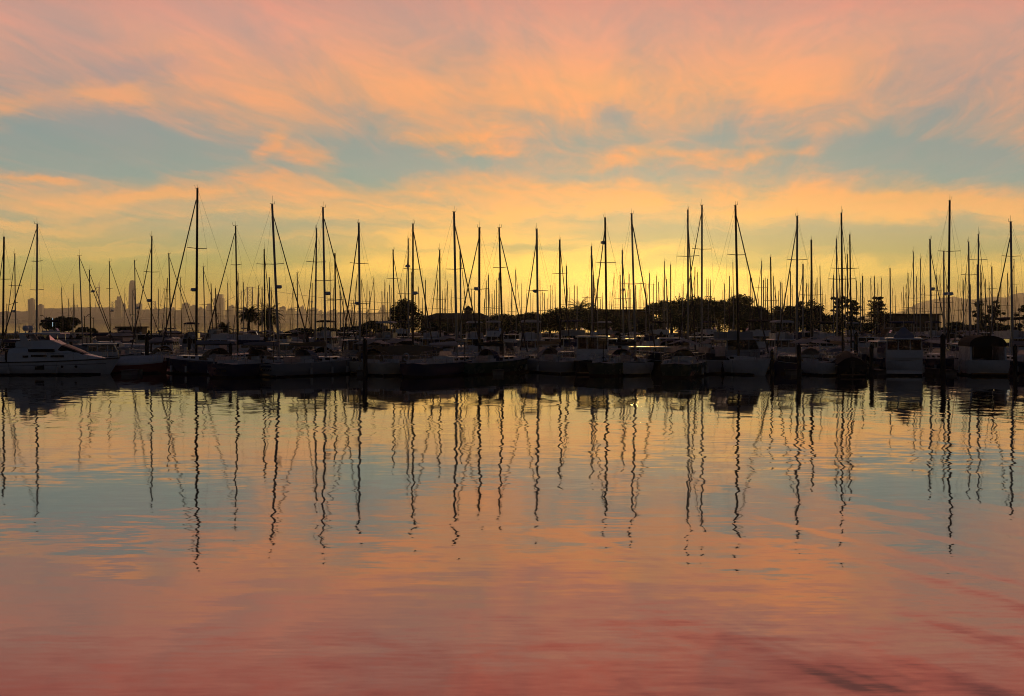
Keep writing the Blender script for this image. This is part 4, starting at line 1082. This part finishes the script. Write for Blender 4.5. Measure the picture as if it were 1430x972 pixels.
def leaf_cloud(mb, c, r, nleaf, size, rr, flat=1.0):
    for _ in range(nleaf):
        d = Vector((rr.gauss(0, 1), rr.gauss(0, 1), rr.gauss(0, 1))); d.normalize()
        k = rr.random() ** 0.45
        p = Vector(c) + Vector((d.x * r * k, d.y * r * k, d.z * r * k * flat))
        a = Vector((rr.gauss(0, 1), rr.gauss(0, 1), rr.gauss(0, 1))).normalized(); b = a.orthogonal().normalized()
        s = size * rr.uniform(0.6, 1.4)
        mb.quad(tuple(p - a * s - b * s * .45), tuple(p + a * s * .2 - b * s * .6), tuple(p + a * s + b * s * .3), tuple(p - a * s * .2 + b * s * .6))
def tree(px, pytop, wpx, kind, Y, label, pybase=None, seed=1, cat='tree', group='trees along the shore'):
    rr = random.Random(seed)
    zt = EYE - (pytop - HY) / F * Y; W_ = wpx / F * Y; zb = 1.55
    root = empty('bush' if kind == 'bush' else ('pine_tree' if kind in ('ragged', 'layered') else 'tree'), (wx(px, Y), Y, zb))
    Ht = zt - zb; cr = MB(); tk = MB(); R_ = W_ / 2 * (1.25 if kind == 'bush' else 1.12)
    tips = []
    if kind in ('round', 'bush'):
        h0 = Ht * (0.16 if kind == 'round' else 0.0); cz = (h0 + Ht) / 2; hz = (Ht - h0) / 2 * 1.08
        for q in range(40 if kind == 'round' else 26):
            th = rr.uniform(0, 2 * math.pi); ph = math.acos(rr.uniform(-1, 1)); k = rr.uniform(0.25, 0.86)
            c = (R_ * k * math.sin(ph) * math.cos(th), R_ * k * math.sin(ph) * math.sin(th), cz + hz * k * math.cos(ph)); tips.append(c)
            leaf_cloud(cr, c, R_ * rr.uniform(0.26, 0.40), 230, 0.19, rr, min(1.2, hz / R_))
    elif kind == 'umbrella':
        for q in range(26):
            th = rr.uniform(0, 2 * math.pi); k = rr.random() ** 0.5
            c = (R_ * k * 0.85 * math.cos(th), R_ * k * 0.85 * math.sin(th), Ht * (0.90 - 0.30 * k * k) + rr.uniform(-.2, .1)); tips.append(c)
            leaf_cloud(cr, c, R_ * rr.uniform(0.22, 0.34), 170, 0.18, rr, 0.55)
    elif kind == 'ragged':
        for q in range(32):
            t = rr.uniform(0.25, 1.0); th = rr.uniform(0, 2 * math.pi); k = rr.uniform(0.2, 0.95) * (1.0 - 0.65 * max(0, t - 0.6) / 0.4)
            c = (R_ * k * math.cos(th), R_ * k * math.sin(th), Ht * t * 0.95); tips.append(c)
            leaf_cloud(cr, c, rr.uniform(0.40, 0.85), 120, 0.17, rr, 0.5)
    elif kind == 'layered':
        nt = 8
        for j in range(nt):
            t = 0.26 + 0.72 * j / (nt - 1) + rr.uniform(-.035, .035); rad = R_ * (1.08 - 0.80 * (j / (nt - 1)) ** 1.6)
            for q in range(7):
                if rr.random() < 0.22: continue
                th = 2 * math.pi * q / 7 + rr.uniform(-.5, .5); kk = rr.uniform(0.55, 1.2); up = rr.uniform(-0.05, 0.55)
                for k in (0.35, 0.65, 0.95):
                    c = (rad * k * kk * math.cos(th), rad * k * kk * math.sin(th), min(Ht * 0.99, Ht * t * 0.95 + up * k + rr.uniform(-.1, .1))); tips.append(c)
                    leaf_cloud(cr, c, rad * 0.15 + rr.uniform(0.12, 0.24), 34, 0.15, rr, 0.6)
    top = (rr.uniform(-.3, .3), 0, Ht * (0.95 if kind in ('ragged', 'layered') else 0.72))
    tr = max(0.10, 0.045 * Ht)
    mid = (top[0] * 0.4 + rr.uniform(-.1, .1), 0, Ht * 0.4)
    tk.tube((0, 0, -0.3), mid, tr * 1.2, tr * 0.8, 8).tube(mid, top, tr * 0.8, tr * 0.25, 7)
    trunk = tk.build('trunk', M['bark'], root)
    lb = MB()
    for c in tips[::2]:
        z = max(0.15 * Ht, min(c[2] * 0.72, Ht * 0.85)); t = z / Ht
        lb.tube((top[0] * t, 0, z), c, tr * 0.30, tr * 0.10, 4)
    lb.build('limb', M['bark'], trunk)
    cr.build('crown', M['leaf2' if kind in ('ragged', 'layered', 'umbrella') else 'leaf'], root)
    tag(root, label, cat, group)
def palm(px, pytop, wpx, Y, label, seed):
    rr = random.Random(seed); zt = EYE - (pytop - HY) / F * Y; W_ = wpx / F * Y; zb = 1.55
    root = empty('palm_tree', (wx(px, Y), Y, zb)); Ht = zt - zb; fl = W_ * 0.62
    hz = Ht - fl * 0.55
    t = MB(); rs = []
    for q in range(7):
        k = q / 6; r = 0.30 * (1.25 - 0.45 * k) + (0.10 if q == 6 else 0)
        rs.append([(r * math.cos(a) + 0.15 * k * k, r * math.sin(a), -0.3 + (hz + 0.3) * k) for a in [2 * math.pi * j / 8 for j in range(8)]])
    t.rings(rs).build('trunk', M['bark'], root)
    c = MB()
    for q in range(58):
        th = q * 2.39996; el = rr.uniform(-0.35, 1.35); L = fl * rr.uniform(0.8, 1.1)
        p = Vector((0.15, 0, hz)); d = Vector((math.cos(th) * math.cos(el), math.sin(th) * math.cos(el), math.sin(el)))
        side = Vector((-math.sin(th), math.cos(th), 0)); ns = 9
        for s in range(ns):
            p2 = p + d * (L / ns); d = (d + Vector((0, 0, -0.19))).normalized()
            c.tube(p, p2, 0.03, 0.02, 3, False)
            ll = 0.75 * math.sin(math.pi * (0.15 + 0.8 * s / ns))
            for sg in (1, -1):
                for e in (0.0, 0.5):
                    b = p.lerp(p2, e); tip = b + side * sg * ll * 0.8 + d * ll * 0.55 + Vector((0, 0, -0.22 * ll)); w = d * 0.085
                    c.quad(tuple(b - w), tuple(b + w), tuple(tip + w * .3), tuple(tip - w * .3))
            p = p2
    c.build('crown', M['palm'], root)
    tag(root, label, 'palm', 'palms along the shore')
palm(347, 430, 30, 238, 'smaller left palm of the palm pair, crown against the city skyline', 3)
palm(374, 427, 42, 236, 'larger right palm of the palm pair with a full shaggy crown', 4)
palm(312, 453, 24, 234, 'low stubby palm left of the palm pair', 5)
palm(808, 420, 40, 262, 'lone palm crown poking above the dark shrubs right of centre', 6)
TREES = [(84,443,44,'round',246,'low round shore tree behind the sport yacht, standing alone at left'),(120,456,24,'bush',240,'small dark bush right of the round shore tree'),
 (565,414,52,'round',244,'big round tree with dense crown left of the clubhouse'),(521,449,34,'umbrella',236,'umbrella-topped low tree left of the big round tree'),
 (490,456,40,'bush',238,'dark bush left of the umbrella-topped tree'),(455,458,36,'bush',240,'dark bush at the foot of the crossed mast pair'),(420,458,34,'bush',242,'dark bush right of the palm pair'),
 (545,457,34,'bush',236,'dark bush between the umbrella-topped tree and the big round tree'),(612,447,50,'bush',240,'broad bush before the left end of the clubhouse'),
 (668,446,50,'bush',238,'broad bush before the right end of the clubhouse'),(704,446,52,'bush',246,'rounded bush just right of the clubhouse'),(738,444,54,'round',246,'low round shrub right of the clubhouse, paler bush to its left'),
 (768,438,56,'round',248,'rounded shrub midway between the clubhouse and the lone palm crown'),(796,434,58,'round',244,'rounded shrub under the lone palm crown'),(826,433,52,'round',246,'rounded shrub left of the flat-roofed boathouse'),
 (868,440,52,'bush',240,'broad bush before the left half of the flat-roofed boathouse'),(900,438,50,'bush',242,'broad bush before the right half of the flat-roofed boathouse'),
 (926,420,42,'umbrella',256,'leftmost tree of the flat-topped clump'),(950,417,44,'round',250,'tallest dense tree of the flat-topped clump'),(976,419,44,'round',254,'right tree of the flat-topped clump'),
 (1004,421,40,'umbrella',250,'gappy tree between the flat-topped clump and the dark hump'),(1031,416,42,'round',252,'dark treetop hump right of the flat-topped clump'),(1053,429,40,'round',248,'lower tree on the right slope of the dark hump'),
 (1076,442,40,'round',246,'low round tree left of the pale flybridge'),(1098,431,34,'round',250,'small round tree straight behind the pale flybridge'),(1114,424,30,'ragged',252,'ragged slim tree right above the pale flybridge'),(1132,427,30,'round',254,'small round tree right of the pale flybridge'),
 (1172,412,38,'ragged',250,'taller ragged pine of the two left of the layered pine'),(1190,417,30,'ragged',252,'shorter ragged pine just left of the layered pine'),(1226,413,42,'layered',248,'layered pine with flat horizontal branches'),
 (1368,419,24,'ragged',246,'left small ragged pine above the arched-canvas cruiser'),(1389,417,28,'ragged',248,'right small ragged pine above the arched-canvas cruiser'),(1434,424,30,'ragged',250,'ragged pine cut by the right edge of the picture'),
 (1150,443,54,'bush',240,'broad bush between the pale flybridge and the ragged pine'),(1200,445,50,'bush',238,'broad bush at the foot of the ragged pines'),(1330,450,44,'bush',240,'dark bush right of the low flat-roofed shed'),
 (1360,452,40,'bush',242,'dark bush under the left small ragged pine'),(1400,452,44,'bush',240,'dark bush under the right small ragged pine'),(990,431,70,'bush',243,'broad bush below the flat-topped clump'),(1045,437,58,'bush',241,'broad bush below the dark hump'),
 (938,433,66,'bush',241,'broad bush at the left foot of the flat-topped clump'),(1098,444,46,'bush',240,'broad bush right below the pale flybridge canopy line'),(720,449,50,'bush',240,'low bush right of the clubhouse, nearer the water')]
for i, (px, py, w, k, Y, lab) in enumerate(TREES):
    if px in (612, 668, 868, 900): py += 3
    elif 590 < px < 1160: py -= 9 if k == 'bush' else 4; w *= 1.25
    tree(px, py, w, k, Y, lab, None, 40 + i, 'bush' if k == 'bush' else 'tree', 'bushes along the shore' if k == 'bush' else 'trees along the shore')

def street_lamp(px, pytop, Y, label, arm, lit=False):
    zt = EYE - (pytop - HY) / F * Y; root = empty('street_lamp', (wx(px, Y), Y, 1.4)); h = zt - 1.4
    MB().tube((0, 0, -0.2), (0, 0, h), 0.11, 0.07, 7).build('pole', M['spar_dark'], root)
    if arm:
        a = MB(); pts = [(arm * math.sin(t) * 1.0, 0, h - 0.45 + 0.45 * math.sin(t) + (0.25 * t / 1.57)) for t in [1.57 * q / 5 for q in range(6)]]
        a.path([(0, 0, h - 0.3)] + pts[1:], 0.05, 5); a.build('arm', M['spar_dark'], root)
        e = pts[-1]; MB().box((e[0] + 0.25 * arm, 0, e[2] - 0.08), (0.6, 0.25, 0.12)).build('lamp_head', M['spar_dark'], root)
    else:
        MB().tube((0, 0, h), (0, 0, h + 0.5), 0.20, 0.12, 8).build('lamp_head', M['lamp' if lit else 'spar_dark'], root)
    tag(root, label, 'street lamp', 'lamp posts along the shore')
street_lamp(9.5, 424, 240, 'lamp post with a curved arm at the far left', 1.6)
street_lamp(65, 442, 240, 'lamp post just left of the round shore tree', -0.8)
street_lamp(118, 441, 242, 'lamp post just right of the round shore tree', 0.8)
street_lamp(131, 443, 243, 'second lamp post right of the round shore tree', -0.7)
def lit_post():
    Y = 240; root = empty('lit_post', (wx(73.5, Y), Y, 1.4))
    MB().tube((0, 0, -0.2), (0, 0, 2.2), 0.10, 0.10, 7).build('pole', M['spar_dark'], root)
    MB().tube((0, 0, 2.201), (0, 0, 4.0), 0.07, 0.07, 8).build('light_tube', M['lamp'], root)
    tag(root, 'post with a bluish white lit tube in front of the round shore tree', 'lamp')
lit_post()

# ------------------------------------------------------------------ far city, bridge, hills
def hill(name, prof, Y, depth):
    v, f = [], []
    for (px, py) in prof:
        x = wx(px, Y); z = EYE - (py - HY) / F * Y
        for (dy_, k) in ((-depth, -0.02), (-depth * 0.55, 0.35), (-depth * 0.25, 0.72), (0, 1.0), (depth, -0.02)):
            v.append((x * (1 + dy_ / Y * 0.7), Y + dy_, z * k - 0.4 + (rng.uniform(-4, 4) if 0 < k < 1 else 0)))
    for i in range(len(prof) - 1):
        for k in range(4):
            q = i * 5 + k; f.append((q, q + 5, q + 6, q + 1))
    tag(mesh_obj(name, v, f, M['hill'], None, False), None, None, None, 'structure')
def jag(pts, step, amp, seed):
    rr = random.Random(seed); out = []
    for (a, b) in zip(pts[:-1], pts[1:]):
        n = max(1, int((b[0] - a[0]) / step))
        for i in range(n):
            t = i / n; out.append((a[0] + (b[0] - a[0]) * t, a[1] + (b[1] - a[1]) * t + rr.uniform(-amp, amp)))
    return out + [pts[-1]]
hill('hills', jag([(-120, 438), (-20, 436), (40, 434), (66, 430), (90, 430), (130, 429), (150, 429), (200, 432), (260, 432), (330, 433), (400, 434), (470, 436), (560, 439), (700, 440), (850, 442), (1000, 444)], 5, 0.7, 5), 10500, 2200)
hill('hills', jag([(900, 446), (1100, 444), (1240, 440), (1262, 434), (1280, 424), (1304, 418), (1318, 415.5), (1332, 414), (1345, 417), (1356, 418.5), (1370, 416.5), (1386, 414), (1404, 415.5), (1412, 412), (1422, 409.5), (1435, 408.5), (1500, 412), (1600, 420)], 4, 0.35, 6), 11000, 2200)

def block(px0, px1, py, Y, m, label, style=0, group=None, name='office_tower', cat='building'):
    x0, x1 = wx(px0, Y), wx(px1, Y); z = EYE - (py - HY) / F * Y; w = x1 - x0
    root = empty(name, ((x0 + x1) / 2, Y, 0))
    if style == 0:
        MB().box((0, 0, 0), (w, w * 0.8, z)).build('body', m, root)
        MB().box((w * 0.1, 0, z + .05), (w * 0.45, w * 0.4, 8)).build('plant_room', M['tower3'], root)
    elif style == 1:      # rounded, tapering skyscraper
        rg = []
        for (t, k) in ((0, 1), (0.5, 0.98), (0.72, 0.93), (0.86, 0.86), (0.94, 0.74), (0.985, 0.56), (1.0, 0.40)):
            rg.append([(w / 2 * k * (abs(math.cos(a)) ** 0.55) * (1 if math.cos(a) > 0 else -1), w / 2 * k * (abs(math.sin(a)) ** 0.55) * (1 if math.sin(a) > 0 else -1), z * t) for a in [2 * math.pi * q / 20 for q in range(20)]])
        MB().rings(rg[:5], cap1=True).build('body', m, root)
        MB().rings([[(p[0], p[1], p[2] + (0.02 if i == 0 else 0)) for p in r] for i, r in enumerate(rg[4:])]).build('crown', M['tower2'], root)
    elif style == 2:      # pyramid
        MB().rings([[(a * w / 2 * k, b * w / 2 * k, z * t) for a, b in ((-1, -1), (1, -1), (1, 1), (-1, 1))] for t, k in ((0, 1), (0.80, 0.26))]).build('body', m, root)
        MB().rings([[(a * w / 2 * k, b * w / 2 * k, z * t) for a, b in ((-1, -1), (1, -1), (1, 1), (-1, 1))] for t, k in ((0.8001, 0.26), (1.0, 0.03))]).build('spire', M['tower2'], root)
        MB().box((-w * 0.20, 0, z * 0.45), (w * 0.16, w * 0.3, z * 0.28)).build('wing', m, root)
    elif style == 3:      # stepped
        MB().box((0, 0, 0), (w, w * 0.7, z * 0.86)).build('body', m, root)
        MB().box((w * 0.05, 0, z * 0.86 + .05), (w * 0.62, w * 0.5, z * 0.14)).build('upper_block', m, root)
    tag(root, label, cat, group or 'towers of the far city skyline')
T1, T2, T3 = M['tower'], M['tower2'], M['tower3']
for a in [
 (40,48,418,8400,T3,'plain dark slab tower rising alone at the far left skyline',0), (52.5,60,426,8500,T1,'short block just right of the lone left slab tower',0),
 (162,170,414,8300,T3,'narrow stepped tower just left of the rounded skyscraper',3), (180,189.6,391.5,8200,T1,'tall rounded tapering skyscraper, the highest building of the skyline',1),
 (170.5,175,425,8450,T2,'low block between the stepped tower and the rounded skyscraper',0), (191,198,424,8450,T3,'dark block right behind the rounded skyscraper',0),
 (255,264,424,8300,T1,'flat block left of the tallest mast on the skyline',0), (266,274,427,8500,T2,'pale block right behind the tallest mast',0), (288,296,424,8400,T3,'dark block right of the tallest mast',3),
 (299.5,313.5,411,8200,T3,'bulky stepped tower left of the palm pair, widest on the skyline',3), (320,327,427,8500,T1,'low block between the bulky tower and bridge pylon',0),
 (357.5,362.5,407,8300,T2,'slim pointed pyramid tower above the palm pair',2), (391,399,429,8400,T1,'flat-topped block right of the palm pair',0), (402,410,431,8500,T3,'low dark block, second right of the palm pair',0),
 (420,424.5,428,8400,T2,'narrow pale block left of the crossed mast pair',0), (431,444,431,8300,T1,'wide low block behind the crossed mast pair',0), (462,470,433,8400,T3,'low dark block right of the crossed mast pair',0),
 (492,497,435,8400,T2,'small pale block left of the umbrella-topped tree',0), (531,538.5,426,8300,T1,'stepped pale tower left of the big round tree',3), (508,515,437,8500,T3,'small dark block above the umbrella-topped tree',0),
 ]: block(*a)
rr = random.Random(77); cnt = 0
for px in range(205, 560, 7):
    if 296 < px < 316 or 342 < px < 366: continue
    y = 432 + 6 * max(0, (px - 330) / 230) + rr.uniform(-2.6, 3.0)
    block(px + rr.uniform(-2, 2), px + rr.uniform(4, 8), y, 8700 + rr.uniform(0, 250), rr.choice([T1, T2, T3]), 'low hazy city block in the continuous far skyline between the taller towers', 0, 'low blocks of the far skyline')
# waterfront strip of the far city: one low quay building per stretch
for i, px in enumerate(range(-10, 620, 48)):
    block(px, px + 47, 446.8, 8000, T1 if i % 2 else T2, 'long low hazy warehouse along the far waterfront', 0, 'warehouses along the far waterfront', 'warehouse')
for i, px in enumerate((12, 60, 105, 134, 139, 168, 176, 205, 214, 228, 246, 290, 320, 402)):
    Y = 7950; root = empty('waterfront_lamp', (wx(px, Y), Y, 0))
    MB().tube((0, 0, -0.5), (0, 0, 13), 0.6, 0.5, 6).build('pole', M['bridge'], root)
    MB().box((0, 0, 13.02), (6.5, 4, 4.5)).build('lamp_head', M['lamp_warm'], root)
    tag(root, 'tiny warm white light on the far waterfront under the skyline', 'lamp', 'lights along the far waterfront')

def suspension_bridge():
    tw = [(349, 400.5, 5200), (214, 420.5, 7300), (159, 421, 8100), (106, 425.5, 9500)]
    root = empty('suspension_bridge', (wx(349, 5200), 5200, 0))
    o = root.location
    P = []
    for (px, py, Y) in tw:
        z = EYE - (py - HY) / F * Y; c = Vector((wx(px, Y), Y, 0)) - o; P.append((c, z))
        hw = 11.5 if Y < 6000 else 13
        t = MB()
        for s in (-1, 1): t.box((c.x + s * hw, c.y, 0), (5.5, 8, z), taper=0.8)
        tb = t.build('tower', M['bridge'], root)
        b = MB(); nz_ = 4
        for q in range(nz_):
            za = z * (0.42 + 0.55 * q / nz_); zb = z * (0.42 + 0.55 * (q + 1) / nz_)
            b.tube((c.x - hw, c.y, za), (c.x + hw, c.y, zb), 1.2, 1.2, 4).tube((c.x + hw, c.y, za), (c.x - hw, c.y, zb), 1.2, 1.2, 4)
            b.tube((c.x - hw, c.y, zb), (c.x + hw, c.y, zb), 1.6, 1.6, 4)
        b.build('bracing', M['bridge'], tb)
    cb = MB(); dk = MB()
    ends = [Vector((wx(575, 3600), 3600, 0)) - o] + [p for p, _ in P] + [Vector((wx(60, 10400), 10400, 0)) - o]
    zt = [62] + [z for _, z in P] + [62]
    for i in range(len(ends) - 1):
        a, b = ends[i], ends[i + 1]; pts = []
        for q in range(17):
            t = q / 16; sag = 4 * t * (1 - t)
            z = zt[i] * (1 - t) + zt[i + 1] * t - sag * ((zt[i] + zt[i + 1]) / 2 - 66 if 0 < i < len(ends) - 2 else 12)
            p = a.lerp(b, t); pts.append((p.x, p.y, z))
        cb.path(pts, 0.9, 4)
        d = (b - a); L = d.length
        dk.box(((a.x + b.x) / 2, (a.y + b.y) / 2, 33), (L, 20, 4), math.atan2(d.y, d.x))
    cb.build('main_cable', M['bridge'], root); dk.build('deck', M['bridge'], root)
    tag(root, 'hazy grey suspension bridge with braced towers before the city skyline', 'bridge')
suspension_bridge()
def lattice_mast():
    Y = 8900; x = wx(137, Y); zb = EYE - (430 - HY) / F * Y; zt = EYE - (393 - HY) / F * Y
    root = empty('broadcast_tower', (x, Y, zb - 30)); h = zt - zb + 30
    legs = []
    for k in range(3):
        a = R(90 + 120 * k); leg = []
        for t, r in ((0, 24), (0.45, 13), (0.62, 15), (0.8, 17)): leg.append((r * math.cos(a), r * math.sin(a), h * t))
        legs.append(leg)
        MB().path(leg, 2.6, 6).build('leg', M['mastred'], root)
        MB().tube(leg[-1], (leg[-1][0], leg[-1][1], h * (1.0 if k == 1 else 0.97)), 1.8, 0.8, 5).build('antenna', M['mastred'], root)
    b = MB()
    for j in (1, 2, 3):
        for k in range(3): b.tube(legs[k][j], legs[(k + 1) % 3][j], 2.0, 2.0, 5)
        for k in range(3): b.tube(legs[k][j - 1], legs[(k + 1) % 3][j], 0.9, 0.9, 4)
    b.build('cross_brace', M['mastred'], root)
    tag(root, 'three-legged broadcast tower on the far hill left of the rounded skyscraper', 'tower')
lattice_mast()

# ------------------------------------------------------------------ air
HZ = MB().box((0, 6650, -1.3), (27200, 14000, 345 + 1.3))
hz_m = bpy.data.materials.new('haze'); hz_m.use_nodes = True
T = NT(hz_m.node_tree); T.n.clear(); o_ = T.new('ShaderNodeOutputMaterial'); pv = T.new('ShaderNodeVolumePrincipled')
pv.inputs['Color'].default_value = (0.92, 0.86, 0.82, 1); pv.inputs['Density'].default_value = 6.5e-5; pv.inputs['Anisotropy'].default_value = 0.82
T.l.new(pv.outputs[0], o_.inputs['Volume'])
hz = HZ.build('haze', hz_m); hz['kind'] = 'stuff'
